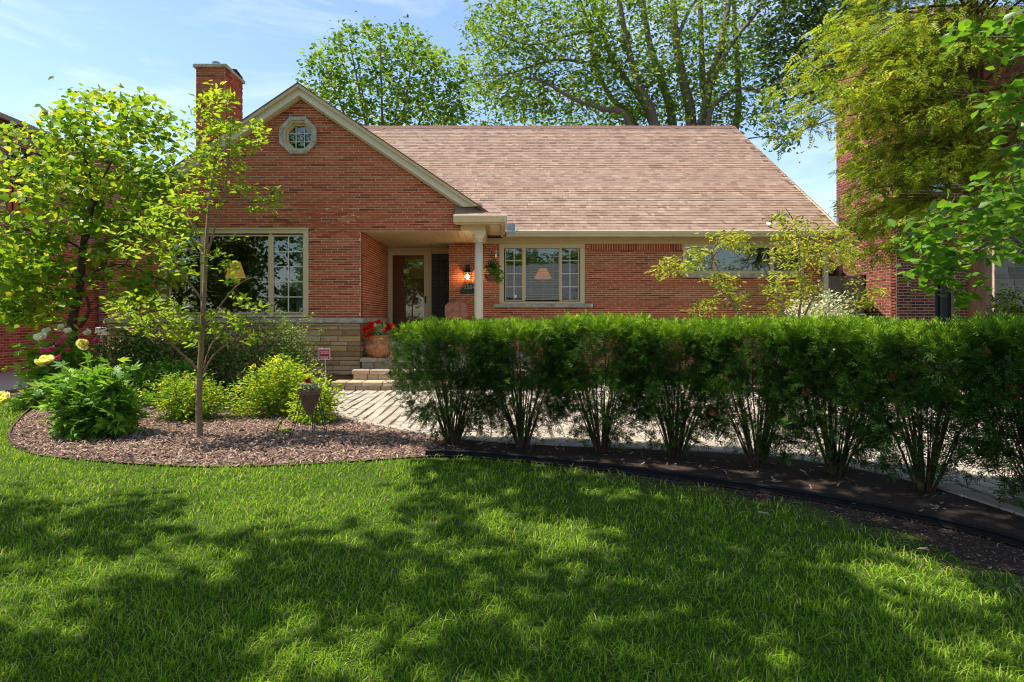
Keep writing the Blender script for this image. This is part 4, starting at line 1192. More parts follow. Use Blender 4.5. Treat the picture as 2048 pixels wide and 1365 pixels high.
# redbud at the left
D = 10.0
rb = thing('redbud_tree', Vector((P(160, 0, D).x, D, 0)), 'broad heart-leaved tree with crooked dark trunk behind the peonies at left', 'tree')
limbs = [limb(D, [(160, 800), (152, 740), (147, 690), (144, 650), (152, 610), (162, 560), (165, 500), (175, 450), (184, 412)], 0.085, 0.045),
    limb(D, [(147, 662), (168, 645, -.1), (178, 615, -.15), (168, 585, -.15), (152, 560, -.15), (130, 540, -.2), (90, 520, -.3)], 0.032, 0.010),
    limb(D, [(183, 415), (150, 372, -.2), (120, 345, -.3), (105, 350, -.4), (60, 330, -.5)], 0.026, 0.006),
    limb(D, [(184, 412), (172, 350, .1), (168, 300, .2), (172, 240, .3), (170, 205, .3)], 0.024, 0.006),
    limb(D, [(184, 412), (178, 340, -.3), (150, 280, -.5), (120, 240, -.6)], 0.02, 0.006),
    limb(D, [(184, 415), (210, 385, .1), (245, 350, .2), (290, 325, .2), (320, 280, .2)], 0.028, 0.006),
    limb(D, [(184, 420), (205, 360, -.3), (235, 300, -.5), (255, 230, -.6)], 0.022, 0.006),
    limb(D, [(170, 480), (205, 455, -.1), (240, 440, -.3), (300, 450, -.5), (350, 470, -.6)], 0.026, 0.006),
    limb(D, [(162, 560), (200, 540, .1), (250, 530, .1), (320, 560, 0), (370, 590, 0)], 0.022, 0.005),
    limb(D, [(165, 500), (110, 470, -.3), (50, 460, -.6), (0, 470, -.8)], 0.02, 0.005),
    limb(D, [(150, 620), (110, 590, -.3), (60, 580, -.5), (10, 590, -.6)], 0.016, 0.005)]
T = px_pts([([(70, 260), (130, 200), (160, 175), (200, 190), (260, 180), (320, 210), (350, 300), (370, 400), (370, 470), (240, 470), (110, 470), (60, 400)], 360, D - 1.1, D + 1.2),
    ([(-60, 330), (10, 235), (70, 260), (60, 400), (110, 470), (-40, 480)], 50, D - .9, D + .9),
    ([(-60, 470), (120, 460), (140, 560), (130, 640), (60, 650), (-60, 630)], 200, D - 1.1, D + 1.0),
    ([(190, 470), (380, 450), (370, 520), (340, 590), (300, 640), (220, 600), (180, 560)], 75, D - .8, D + .9)])
tubes, dr_ = skeleton(limbs, T, 0.003, 0.012, 0.10, 0.08)
wood('trunk', tubes, M['bark_dark'], rb)
leaves('crown', rb, M['l_redbud'], T, 12, (0.15, 0.15, 0.055), HEART, 0.098, dirs=dr_, dirk=0.3, tilt=0.55, flat=0.4, droop=-0.35, clump=0.6, bias=-0.08)

# trees beyond the roof
D = 32.0
mp = thing('maple_tree', (P(770, 0, D).x, D, 0), 'round-topped green tree rising behind the roof right of the gable peak', 'tree', 'trees beyond the roof')
bx, bz = P(770, 0, D).x, 0
limbs = [([(bx, D, 0), (bx, D, 3), (bx - .3, D, 7)], 0.35, 0.25)]
for (x, y) in ((650, 130), (700, 90), (760, 70), (720, 160), (830, 90), (880, 130), (920, 200), (640, 210), (800, 150)):
    q = P(x, y, D + random.Random(x).uniform(-2, 2)); a = Vector((bx, D, 4.5))
    limbs.append(([a, a.lerp(q, 0.35) + Vector((0, 0, 1.0)), a.lerp(q, 0.7) + Vector((0, 0, .6)), q], 0.12, 0.025))
T = px_pts([([(604, 200), (612, 130), (640, 95), (690, 60), (740, 45), (772, 72), (800, 50), (850, 75), (880, 110), (925, 90), (945, 150), (930, 230), (900, 300), (620, 300)], 430, D - 2.8, D + 2.8)])
tubes, dr_ = skeleton(limbs, T, 0.008, 0.014)
wood('trunk', tubes, M['bark_grey'], mp)
leaves('crown', mp, M['l_maple'], T, 18, (0.27, 0.27, 0.22), LEAF_R, 0.22, dirs=dr_, dirk=0.3, tilt=0.7, clump=0.9, svar=0.4)

D = 27.0
bt = thing('many_stemmed_tree', (P(1350, 0, D).x, D, 0), 'tall tree with many bare grey stems and airy pale leaves beyond the ridge', 'tree', 'trees beyond the roof')
bx = P(1350, 0, D).x
def stem(px, r0, r1, dd=0):
    a = P(px[0][0], px[0][1], D + dd); g0 = Vector((bx + (a.x - bx) * 0.35, D + dd * 0.4, 0))
    return ([g0, g0.lerp(a, 0.5) + Vector(((bx - a.x) * 0.08, 0, 0)), a] + [P(x, y, D + dd) for x, y in px[1:]], r0, r1)
limbs = [stem([(1382, 250), (1368, 170), (1352, 80), (1346, 0), (1340, -120)], 0.33, 0.10),
    stem([(1345, 250), (1325, 170), (1300, 90), (1285, 0), (1270, -100)], 0.28, 0.08, .8),
    stem([(1408, 250), (1418, 170), (1440, 100), (1455, 20), (1470, -80)], 0.30, 0.09, -.5),
    stem([(1412, 250), (1405, 160), (1402, 60), (1398, -80)], 0.26, 0.08, 1.0),
    stem([(1310, 250), (1275, 165), (1255, 90), (1240, 10), (1225, -100)], 0.26, 0.07, -1),
    stem([(1305, 250), (1230, 130), (1205, 60), (1180, -30)], 0.22, 0.06, .5),
    stem([(1270, 250), (1225, 200), (1190, 130), (1180, 60), (1160, 0)], 0.20, 0.05, 1.5),
    stem([(1262, 250), (1205, 218), (1150, 200), (1090, 165), (1050, 155)], 0.20, 0.04, -1.5),
    stem([(1472, 250), (1476, 160), (1470, 60), (1465, -80)], 0.24, 0.08, 2),
    stem([(1415, 250), (1440, 200), (1480, 178), (1530, 186)], 0.16, 0.05, -1.5),
    stem([(1400, 250), (1450, 110), (1510, 30), (1560, -40)], 0.18, 0.05, -1),
    ([P(1205, 60, D + .5), P(1140, 70, D), P(1060, 90, D - .5), P(980, 60, D - 1)], 0.09, 0.02),
    ([P(1190, 130, D), P(1110, 120, D), P(1010, 150, D - .5), P(950, 150, D - 1)], 0.09, 0.02),
    ([P(1352, 80, D), P(1380, 20, D), P(1420, -40, D)], 0.10, 0.03)]
T = px_pts([([(930, 130), (950, 20), (990, -20), (1070, -40), (1180, -60), (1230, 60), (1200, 200), (1120, 235), (1010, 225), (950, 180)], 430, D - 2.2, D + 2.2),
    ([(1180, -80), (1500, -80), (1520, 60), (1500, 120), (1200, 130)], 330, D - 2.5, D + 2.5),
    ([(1190, 130), (1540, 100), (1590, 300), (1500, 255), (1200, 255)], 330, D - 2.5, D + 2.5)])
tubes, dr_ = skeleton(limbs, T, 0.007, 0.012, 0.10, 0.06)
wood('trunk', tubes, M['bark_grey'], bt)
leaves('crown', bt, M['l_ash'], T, 19, (0.31, 0.31, 0.22), LEAF, 0.19, dirs=dr_, dirk=0.3, tilt=0.7, clump=0.7, svar=0.4, droop=-0.3)

D = 24.5
dk = thing('dark_leafy_tree', (P(1720, 0, D).x, D, 0), 'dense dark green tree between the roof and the hemlock', 'tree', 'trees beyond the roof')
bx = P(1720, 0, D).x
limbs = [([(bx, D, 0), (bx - .1, D, 4), (bx, D, 9), (bx - .2, D, 14)], 0.3, 0.08)]
T = px_pts([([(1510, 20), (1560, -60), (1760, -80), (1740, 120), (1640, 200), (1580, 210), (1530, 150)], 420, D - 1.8, D + 1.8)])
tubes, dr_ = skeleton(limbs, T, 0.008, 0.013)
wood('trunk', tubes, M['bark_grey'], dk)
leaves('crown', dk, M['l_dark'], T, 15, (0.25, 0.25, 0.2), LEAF, 0.21, dirs=dr_, dirk=0.3, tilt=0.7, clump=0.9, svar=0.4)

for k, (poly, D, lab) in enumerate((
    ([(1560, 560), (1570, 470), (1660, 440), (1760, 460), (1770, 620), (1560, 640)], 30.0, 'green tree seen in the gap between the two houses at right'),
    ([(100, 560), (130, 470), (220, 450), (300, 480), (300, 640), (100, 640)], 34.0, 'green tree behind the garage roof at left'),
    ([(840, 225), (880, 180), (960, 170), (1040, 150), (1090, 185), (1120, 330), (840, 330)], 36.0, 'low bushy tree showing above the ridge left of the bare stems'),
    ([(1080, 195), (1130, 170), (1200, 200), (1290, 190), (1330, 330), (1080, 330)], 38.0, 'bushy tree peeping over the ridge at the foot of the bare stems'))):
    xs = [p[0] for p in poly]; c = P(sum(xs) / len(xs), 0, D).x
    lt = thing('bushy_tree', (c, D, 0), lab, 'tree', 'trees beyond the roof')
    T = px_pts([(poly, 190, D - 1.8, D + 1.8)])
    th_ = 2.5 if D < 35 else 6.0
    tubes, dr_ = skeleton([([(c, D, 0), (c + .1, D, th_ * .5), (c, D, th_)], 0.25, 0.08)], T, 0.008, 0.013)
    wood('trunk', tubes, M['bark_grey'], lt)
    leaves('crown', lt, M['l_ash'], T, 16, (0.32, 0.3, 0.25), LEAF, 0.24, tilt=0.7, clump=0.9, svar=0.4, bias=-0.12)

# hemlock at the right
D = 11.6
hx = P(1958, 0, D).x
hm = thing('hemlock_tree', (hx, D, 0), 'large drooping hemlock with golden-green sprays before the right neighbour house', 'tree')
limbs = [([(hx, D, 0), (hx - .04, D, 1.5), (hx - .1, D, 3.5), (hx - .1, D, 6.5), (hx - .1, D, 11)], 0.20, 0.05)]
hr = random.Random(8); tips, tdir = [], []
spots = []
for k in range(170):
    z = 2.6 + 7.6 * (k / 170.0) ** 1.0
    az = hr.uniform(0, 2 * math.pi)
    if z < 4.2 and hr.random() < 0.30: continue
    if k % 5 < 4: az = hr.uniform(math.radians(125), math.radians(290))       # the open side facing the lawn
    reach = (4.3 - 0.30 * (z - 3.0)) * hr.uniform(0.72, 1.0)
    if z < 4.3: reach *= 0.56 + 0.16 * (z - 2.6) / 1.7
    if z > 4.2 and z < 5.0: reach *= 0.9
    if z > 4.4 and z < 7.2 and math.cos(az) < -0.6: reach *= 1.14
    if math.sin(az) > 0.3: reach = min(reach, 2.1)
    dvec = Vector((math.cos(az), math.sin(az), 0))
    a = Vector((hx - .08, D, z)); rise = hr.uniform(0.1, 0.5); dr0 = hr.uniform(0.25, 0.6)
    pts = [a, a + dvec * reach * 0.35 + Vector((0, 0, rise)), a + dvec * reach * 0.7 + Vector((0, 0, rise * 0.9)), a + dvec * reach + Vector((0, 0, rise - dr0))]
    limbs.append((pts, 0.032, 0.006))
    side = Vector((-dvec.y, dvec.x, 0)); c = curve_pts(pts, 8)
    for q in range(8):                       # flat drooping pads of sprays along the bough
        t = 0.25 + 0.75 * (q + hr.random()) / 8.0; p = c[min(len(c) - 1, int(t * (len(c) - 1)))]
        w = 0.30 + 0.45 * math.sin(t * math.pi)
        o = p + side * hr.uniform(-1, 1) * w + Vector((0, 0, hr.uniform(-.12, .06)))
        rad = hr.uniform(0.22, 0.42)
        for e in range(13):
            ang, rr_ = hr.uniform(0, 2 * math.pi), math.sqrt(hr.random())
            u = Vector((math.cos(ang), math.sin(ang), 0))
            pos = o + u * rad * rr_ + Vector((0, 0, 0.10 - 0.22 * rr_ * rr_ + hr.uniform(-.05, .03)))
            dd_ = u * (0.25 + 0.75 * rr_) + dvec * 0.55 + Vector((0, 0, -0.15 - 0.5 * rr_ * rr_))
            tips.append(tuple(pos)); tdir.append(tuple(dd_))
tips = np.array(tips); tdir = np.array(tdir)
sub = NR.permutation(len(tips))[:900]
tubes, _ = skeleton(limbs, tips[sub], 0.003, 0.006, 0.05, 0.05)
wood('trunk', tubes, M['bark_red'], hm)
leaves('crown', hm, M['l_hemlock'], tips, 1, (0.03, 0.03, 0.02), FROND, 0.215, dirs=tdir, dirk=1.2, tilt=0.45, flat=0.35, droop=-0.05, clump=0.35, svar=0.35)

# broad-leaved branches reaching in from the right
D = 4.2
bl = thing('broadleaf_tree', (5.3, 4.3, 0), 'fresh green round-leaved branches of a near tree hanging in at the right edge', 'tree')
limbs = [([(5.3, 4.3, 0), (5.25, 4.3, 1.0), (5.2, 4.25, 1.9), (5.1, 4.2, 3.0), (5.1, 4.2, 4.2)], 0.09, 0.03),
    ([(5.22, 4.27, 1.7)] + [P(x, y, d) for x, y, d in ((2100, 500, 4.25), (2020, 478, 4.2), (1950, 500, 4.2), (1900, 520, 4.2), (1870, 560, 4.2))], 0.022, 0.004),
    ([(5.22, 4.27, 1.9)] + [P(x, y, d) for x, y, d in ((2120, 420, 4.4), (2040, 400, 4.4), (1960, 415, 4.4), (1880, 440, 4.3), (1830, 460, 4.3))], 0.02, 0.003),
    ([(5.2, 4.25, 2.2)] + [P(x, y, d) for x, y, d in ((2140, 330, 4.0), (2060, 290, 3.9), (2000, 300, 3.9))], 0.016, 0.003),
    ([(5.1, 4.2, 2.9)] + [P(x, y, d) for x, y, d in ((2140, 130, 4.0), (2050, 80, 4.0), (1960, 75, 4.0))], 0.016, 0.003)]
T = px_pts([([(1815, 470), (1860, 420), (1950, 375), (2060, 350), (2120, 400), (2110, 500), (2000, 520), (1950, 480), (1900, 500), (1840, 500)], 105, 3.9, 4.7),
    ([(1815, 545), (1850, 500), (1900, 500), (1960, 545), (1930, 600), (1880, 600), (1840, 580)], 30, 4.0, 4.4),
    ([(1920, 60), (1990, 35), (2100, 20), (2100, 130), (2000, 110)], 26, 3.8, 4.3),
    ([(2000, 180), (2100, 170), (2110, 340), (2040, 340)], 26, 3.6, 4.2)])
Tov = ell((5.3, 4.0, 4.4), (1.7, 1.7, 1.3), 120)
Tov = Tov[(Tov[:, 0] > 0.86 * Tov[:, 1] + 0.25) | (Tov[:, 2] > 1.5 + 0.54 * Tov[:, 1])]
tubes, dr_ = skeleton(limbs, np.concatenate([T, Tov]), 0.0018, 0.008, 0.1, 0.04)
wood('trunk', tubes, M['bark_grey'], bl)
leaves('crown', bl, M['l_fresh'], np.concatenate([T, Tov]), 6, (0.06, 0.06, 0.035), LEAF_R, 0.085, dirs=dr_, dirk=0.5, tilt=0.5, flat=0.3, droop=-0.1, clump=0.4)

# small trees before the right-hand wall
D = 11.4
sa = thing('small_maple', P(1505, 770, D), 'sparse little tree with two thin stems under the low window', 'tree', 'little trees along the wall')
limbs = [limb(D, [(1505, 772), (1492, 690), (1478, 640), (1462, 600), (1445, 565), (1432, 530), (1424, 505), (1440, 480)], 0.035, 0.010),
    limb(D, [(1530, 770), (1515, 680), (1495, 635), (1470, 605), (1440, 585)], 0.022, 0.008),
    limb(D, [(1424, 508), (1395, 500, -.1), (1360, 515, -.2), (1330, 530, -.3)], 0.014, 0.004),
    limb(D, [(1426, 515), (1450, 480, .1), (1490, 470, .1), (1540, 470, .1)], 0.014, 0.004),
    limb(D, [(1465, 600), (1430, 605, -.1), (1400, 615, -.2)], 0.012, 0.004)]
T = px_pts([([(1300, 540), (1340, 515), (1400, 495), (1420, 520), (1380, 545), (1330, 555)], 34, D - .5, D + .3),
    ([(1402, 460), (1440, 465), (1500, 465), (1500, 505), (1450, 500), (1430, 480)], 34, D - .4, D + .4),
    ([(1400, 545), (1440, 540), (1480, 565), (1470, 590), (1420, 575)], 24, D - .4, D + .3),
    ([(1378, 625), (1400, 600), (1440, 600), (1440, 620), (1400, 635)], 16, D - .4, D + .2),
    ([(1455, 590), (1490, 590), (1490, 620), (1465, 620)], 12, D - .3, D + .3),
    ([(1370, 500), (1420, 500), (1420, 540)], 10, D - .3, D + .3)])
tubes, dr_ = skeleton(limbs, T, 0.003, 0.010, 0.12, 0.05)
wood('trunk', tubes, M['bark_grey'], sa)
leaves('crown', sa, M['l_acer'], T, 9, (0.075, 0.075, 0.04), LEAF_N, 0.095, dirs=dr_, dirk=0.4, tilt=0.5, flat=0.3, droop=-0.25)
D = 11.1
sbb = thing('small_maple', P(1580, 780, D), 'fuller little tree with crossing grey stems beside the white-leaved shrub', 'tree', 'little trees along the wall')
limbs = [limb(D, [(1583, 782), (1578, 680), (1565, 620), (1552, 580), (1532, 545), (1525, 520), (1535, 500)], 0.032, 0.008),
    limb(D, [(1585, 782), (1590, 680), (1602, 600), (1600, 540), (1597, 490), (1588, 445), (1570, 415)], 0.030, 0.005),
    limb(D, [(1588, 780), (1600, 660), (1630, 590), (1650, 550), (1660, 515)], 0.028, 0.006),
    limb(D, [(1595, 700), (1640, 640), (1690, 600), (1745, 580)], 0.016, 0.004),
    limb(D, [(1602, 600), (1570, 590, -.2), (1540, 600, -.3)], 0.012, 0.004)]
T = px_pts([([(1530, 480), (1560, 460), (1620, 445), (1690, 460), (1715, 500), (1700, 540), (1640, 530), (1560, 545), (1535, 520)], 105, D - .7, D + .6),
    ([(1540, 545), (1640, 535), (1630, 600), (1560, 610), (1535, 590)], 55, D - .6, D + .4),
    ([(1540, 425), (1600, 430), (1600, 455), (1560, 460)], 16, D - .3, D + .3),
    ([(1690, 560), (1730, 545), (1765, 585), (1750, 620), (1700, 620)], 30, D - .4, D + .3),
    ([(1530, 610), (1570, 600), (1580, 640), (1540, 640)], 12, D - .3, D + .3)])
tubes, dr_ = skeleton(limbs, T, 0.003, 0.010, 0.12, 0.05)
wood('trunk', tubes, M['bark_grey'], sbb)
leaves('crown', sbb, M['l_acer'], T, 9, (0.08, 0.08, 0.045), LEAF_N, 0.095, dirs=dr_, dirk=0.4, tilt=0.5, flat=0.3, droop=-0.25)

# the street tree whose crown shades the lawn (its trunk stands left of the camera)
stt = thing('shade_tree', (-6.4, -1.8, 0), 'tall shade tree standing beside the camera, its shadow dappling the lawn', 'tree')
limbs = [([(-6.4, -1.8, 0), (-6.3, -1.7, 2.5), (-6.0, -1.3, 4.5), (-5.0, -0.2, 6.5), (-4.2, .6, 8.5)], 0.28, 0.08),
    ([(-6.1, -1.5, 4.0), (-4.6, 0.4, 5.6), (-2.8, 1.8, 6.3), (-1.2, 2.6, 6.8)], 0.13, 0.03),
    ([(-6.1, -1.5, 4.2), (-5.8, 0.6, 6.2), (-5.6, 2.4, 7.0), (-5.2, 3.4, 7.4)], 0.12, 0.03),
    ([(-5.2, -0.4, 6.2), (-3.5, -0.6, 7.2), (-1.2, -0.3, 7.8), (0.4, 0.6, 7.6)], 0.10, 0.03),
    ([(-6.2, -1.5, 4.6), (-7.6, -1.0, 6.2), (-8.6, 0.6, 7.2)], 0.10, 0.03)]
BFX = [-0.6, 0.23, 0.97, 1.65, 2.27, 2.78, 3.22, 3.62]; BFY = [5.75, 5.70, 5.55, 5.33, 5.0, 4.7, 4.27, 3.7]
def shade_pts(n, seed):
    r = np.random.default_rng(seed); out = []
    while len(out) < n:
        gx, gy = r.uniform(-6.2, 4.6), r.uniform(0.6, 6.2)         # where its shadow should fall on the lawn
        edge = 4.25 + 0.35 * math.sin(gx * 1.7 + 1) + 0.25 * math.sin(gx * 4.1)
        if gx < -3.2: edge += 0.55 * min(1, (-3.2 - gx))
        if gx > -0.6: edge = max(2.6, min(6.05, np.interp(gx, BFX, BFY) + 0.10))
        gap = math.sin(gx * 2.3 + gy * 1.1) * math.sin(gy * 2.9 - gx * 0.8 + 0.6) + 0.5 * math.sin(gx * 5.3 + 2.0) * math.sin(gy * 4.7)
        if gap > (0.27 if gx < -0.6 or gy < edge - 1.0 else 2) or gy > edge: continue
        fall = 0.9 if gx < -0.6 else 0.15
        if gy > edge - fall and r.random() > (edge - gy) / fall: continue
        z = r.uniform(5.6, 9.2)
        out.append((gx + SUN.x / SUN.z * z, gy + SUN.y / SUN.z * z, z))
    return np.array(out)
T = shade_pts(820, 3)
T = np.concatenate([T, ell((-6.8, -2.2, 7.5), (2.6, 1.8, 1.7), 90)])
tubes, dr_ = skeleton(limbs, T, 0.006, 0.010)
wood('trunk', tubes, M['bark_grey'], stt)
leaves('crown', stt, M['l_maple'], T, 16, (0.15, 0.15, 0.12), LEAF_R, 0.16, tilt=0.5, svar=0.4)

# ------------------------------------------------------------------ the yew hedge
hy = [(905, 892), (1045, 896), (1203, 905), (1350, 915), (1515, 933), (1672, 951), (1850, 983)]
hp = [G(*p) for p in hy] + [Vector((3.62, 4.10, 0)), Vector((3.90, 3.50, 0))]
hl = ['yew bush at the left end of the hedge, beside the steps', 'second yew of the hedge counting from the steps', 'third yew of the hedge counting from the steps', 'fourth yew of the hedge counting from the steps', 'fifth yew of the hedge, below the low window', 'sixth yew of the hedge, below the white-leaved shrub', 'seventh yew of the hedge, in front of the right neighbour corner', 'tall yew of the hedge at the right edge of the picture', 'nearest yew of the hedge, mostly cut off by the right edge']
for k, b in enumerate(hp):
    r = np.random.default_rng(100 + k); rr = random.Random(200 + k)
    t = thing('yew_bush', b, 'dark clipped ' + hl[k], 'bush', 'yews of the front hedge')
    nxt = hp[min(k + 1, len(hp) - 1)]; prv = hp[max(k - 1, 0)]; tx = np.array((nxt - prv).normalized()); ny = np.array((-tx[1], tx[0], 0))
    H = 1.27 + rr.uniform(-0.03, 0.04)
    limbs = []
    for j in range(34):
        a = rr.uniform(0, 2 * math.pi); s = rr.uniform(0.15, 1.0) ** .7
        e = b + Vector(tuple(tx * math.cos(a) * 0.47 * s + ny * math.sin(a) * 0.36 * s)) + Vector((0, 0, rr.uniform(0.70, 1.12)))
        q = b + Vector(((e.x - b.x) * 0.12, (e.y - b.y) * 0.12, 0))
        limbs.append(([q, q.lerp(e, 0.3) + Vector((0, 0, .03)), q.lerp(e, 0.65) + Vector((rr.uniform(-.03, .03), rr.uniform(-.03, .03), .02)), e], rr.uniform(0.005, 0.014), 0.003))
    wl_ = (0.58, 0.54, 0.56, 0.53, 0.55, 0.54, 0.60, 0.66, 0.66)[k]; dp_ = 0.43 if k < 6 else 0.50
    def body(n, zlo, zhi, shell):
        u = r.uniform(0, 2 * math.pi, n); rad = r.uniform(0, 1, n) ** shell
        z = r.uniform(zlo, zhi, n)
        # radius grows quickly from the bare foot to the full clipped top
        zz = np.clip((z - 0.10) / 0.42, 0, 1); w = 0.30 + 0.70 * zz ** 0.8
        top = np.clip((z - (H - 0.22)) / 0.22, 0, 1); w = w * (1 - 0.30 * top ** 2)
        lump = 1 + 0.07 * np.sin(u * 3 + z * 5 + k) + 0.05 * np.sin(u * 7 - z * 9 + 2 * k)
        a = np.cos(u) * rad * w * wl_ * lump; c = np.sin(u) * rad * w * dp_ * lump
        return np.array(b) + a[:, None] * tx + c[:, None] * ny + np.stack([np.zeros(n), np.zeros(n), z], 1)
    up_ = body(600, 0.62, H - 0.05, 0.30)
    topc = body(300, H - 0.13, H - 0.03, 0.55)
    mid = body(250, 0.34, 0.70, 0.35)
    low = body(90, 0.14, 0.42, 0.28)
    T = np.concatenate([up_[:130], topc[:50], mid[:260], low[:110]])
    tubes, _ = skeleton(limbs, T, 0.0022, 0.008, 0.08, 0.02, rng=r)
    wood('stems', tubes, M['bark_yew'], t, n=5)
    C = np.concatenate([up_, topc, mid, low]); n = len(C)
    per = 5; off = r.normal(size=(n * per, 3)) * 0.020; c2 = np.repeat(C, per, axis=0) + off        # tufts of shoots
    axis = np.array(b) + np.array((0, 0, 0.45))
    d = unit(c2 - axis) * 0.7 + unit(off) * 0.8 + r.normal(size=(n * per, 3)) * 0.35; d[:, 2] += 0.2
    up = unit(c2 - axis) * 0.4 + np.array((0, 0, 0.6)) + r.normal(size=(n * per, 3)) * 0.5
    newg_lit = np.clip((c2[:, 2] - (H - 0.24)) / 0.20, 0, 1)              # light new shoots, with the sunlit look of the top put into their colour
    var = np.clip(0.17 + 0.10 * r.normal(size=n * per) + 0.09 * np.repeat(r.normal(size=n), per) + 0.66 * newg_lit * r.uniform(0.35, 1.3, n * per), 0, 1)
    V, Fs, vv = scatter(*SPRIG2, c2, frames(d, up), 0.068 * (1 + 0.3 * r.uniform(-1, 1, n * per)), var)
    add('foliage', np_mesh('foliage', V, Fs, vv), M['l_yew'], t)
    q = body(9, 0.45, 1.05, 0.12); nq = len(q) * 3; cq = np.repeat(q, 3, axis=0) + r.normal(size=(nq, 3)) * 0.02
    V, Fs, vv = scatter(*SPRIG2, cq, frames(unit(cq - axis) + r.normal(size=(nq, 3)) * .5, r.normal(size=(nq, 3)) + np.array((0, 0, .6))), np.full(nq, 0.06), r.uniform(0, 1, nq))
    tag(add('dead_sprigs', np_mesh('dead_sprigs', V, Fs, vv), M['dead_needle'], t), kind='stuff')

# ------------------------------------------------------------------ shrubs and flowers in the bed
def shrub(name, label, c, r, mat, tmpl, size, n, per, spread, bark='bark_dark', shell=0.4, tilt=0.6, stems=9, droop=0.0, bias=0.0, group=None, clump=0.7, cat='shrub', seed=1, lumps=8):
    """dome of leaf clumps on a fan of stems; c = foot on the ground, r = (rx, ry, height)"""
    rr = np.random.default_rng(seed)
    t = thing(name, c, label, cat, group)
    c = np.array(c, dtype=float)
    pts = []
    for k in range(lumps):                       # a few merged domes so the outline is uneven
        o = np.array((rr.uniform(-.6, .6) * r[0], rr.uniform(-.6, .6) * r[1], rr.uniform(-.22, .10) * r[2])) if k else np.zeros(3)
        f = rr.uniform(.42, .62) if k else 0.80
        q = ell(c + np.array((0, 0, r[2] * 0.50)) + o, (r[0] * f, r[1] * f, r[2] * 0.52), n // lumps, shell, rr)
        pts.append(q)
    T = np.concatenate(pts); T[:, 2] = np.maximum(T[:, 2], 0.05 + rr.uniform(0, 0.08, len(T)))
    limbs = []
    for k in range(stems):
        a = 2 * math.pi * k / stems + rr.uniform(-.3, .3); s = rr.uniform(0.3, 0.75)
        e = Vector((c[0] + math.cos(a) * r[0] * s, c[1] + math.sin(a) * r[1] * s, r[2] * rr.uniform(0.6, 0.85)))
        b = Vector((c[0] + math.cos(a) * 0.03, c[1] + math.sin(a) * 0.03, c[2]))
        limbs.append(([b, b.lerp(e, 0.4) + Vector((0, 0, 0.05)), e], 0.010, 0.004))
    tubes, dr_ = skeleton(limbs, T[rr.permutation(len(T))[:min(140, len(T))]], 0.0018, 0.007, rng=rr)
    wood('stems', tubes, M[bark], t, n=5)
    leaves('foliage', t, M[mat], T, per, spread, tmpl, size, out=tuple(c + np.array((0, 0, r[2] * 0.3))), outk=0.7, tilt=tilt, droop=droop, clump=clump, bias=bias, rng=rr, zmin=0.02)
    return t
# dark evergreen shrubs along the house wall
for k, (x, d, rx, ry, h, lab) in enumerate(((235, 10.4, .70, .5, 1.24, 'dark glossy evergreen shrub at the left corner of the house'),
        (335, 10.4, .72, .5, 1.20, 'dark glossy evergreen shrub behind the dogwood, left of its trunk'),
        (440, 10.6, .74, .5, 1.45, 'tall dark evergreen shrub under the wide window'),
        (528, 10.4, .68, .5, 1.40, 'glossy evergreen shrub under the divided casement'))):
    X = (x - CX) * d / F
    shrub('holly_shrub', lab, (X, d, 0), (rx, ry, h), 'l_holly', LEAF, 0.055, 560, 9, 0.055, seed=40 + k, bias=0.02, group='evergreens along the house wall')
X = (598 - CX) * 10.7 / F
t = shrub('variegated_shrub', 'loose upright shrub with pale-edged leaves before the stone wall', (X, 10.7, 0), (.42, .42, 1.05), 'l_holly', LEAF, 0.045, 330, 9, 0.05, seed=51, bias=0.32)
hs = random.Random(4); L2, tb = [], []
for k in range(7):
    a = Vector((X + hs.uniform(-.1, .25), 10.6, 0.6)); e = Vector((X + hs.uniform(-.25, .55), 10.55 + hs.uniform(-.2, .2), hs.uniform(1.05, 1.42)))
    tb.append(([a, a.lerp(e, .5), e], [0.006, 0.004, 0.002]))
    for j in range(9): L2.append(tuple(a.lerp(e, 0.35 + 0.65 * j / 8)))
wood('upright_shoots', tb, M['bark_grey'], t, n=4)
leaves('shoot_leaves', t, M['l_holly'], np.array(L2), 9, 0.03, LEAF, 0.042, tilt=0.7, bias=0.42, droop=0.2)
# golden spireas, with a greener one behind
shrub('spirea_shrub', 'low yellow-green spirea mound behind the dogwood trunk', G(372, 838), (.52, .42, .55), 'l_spirea', LEAF_N, 0.058, 430, 9, 0.05, seed=61, bias=-0.05)
shrub('spirea_shrub', 'brightest golden spirea mound behind the wire planter', G(545, 830), (.62, .5, .72), 'l_spirea', LEAF_N, 0.060, 560, 9, 0.055, seed=62, bias=0.06)
shrub('spirea_shrub', 'small golden spirea spilling towards the paved drive', G(640, 843), (.34, .34, .52), 'l_spirea', LEAF_N, 0.060, 260, 9, 0.055, seed=63, bias=0.06)
shrub('hydrangea_shrub', 'mid-green leafy shrub between the peony and the golden mounds', G(335, 805), (.5, .4, .58), 'l_peony', LEAF, 0.075, 330, 8, 0.05, seed=64, bias=0.05)
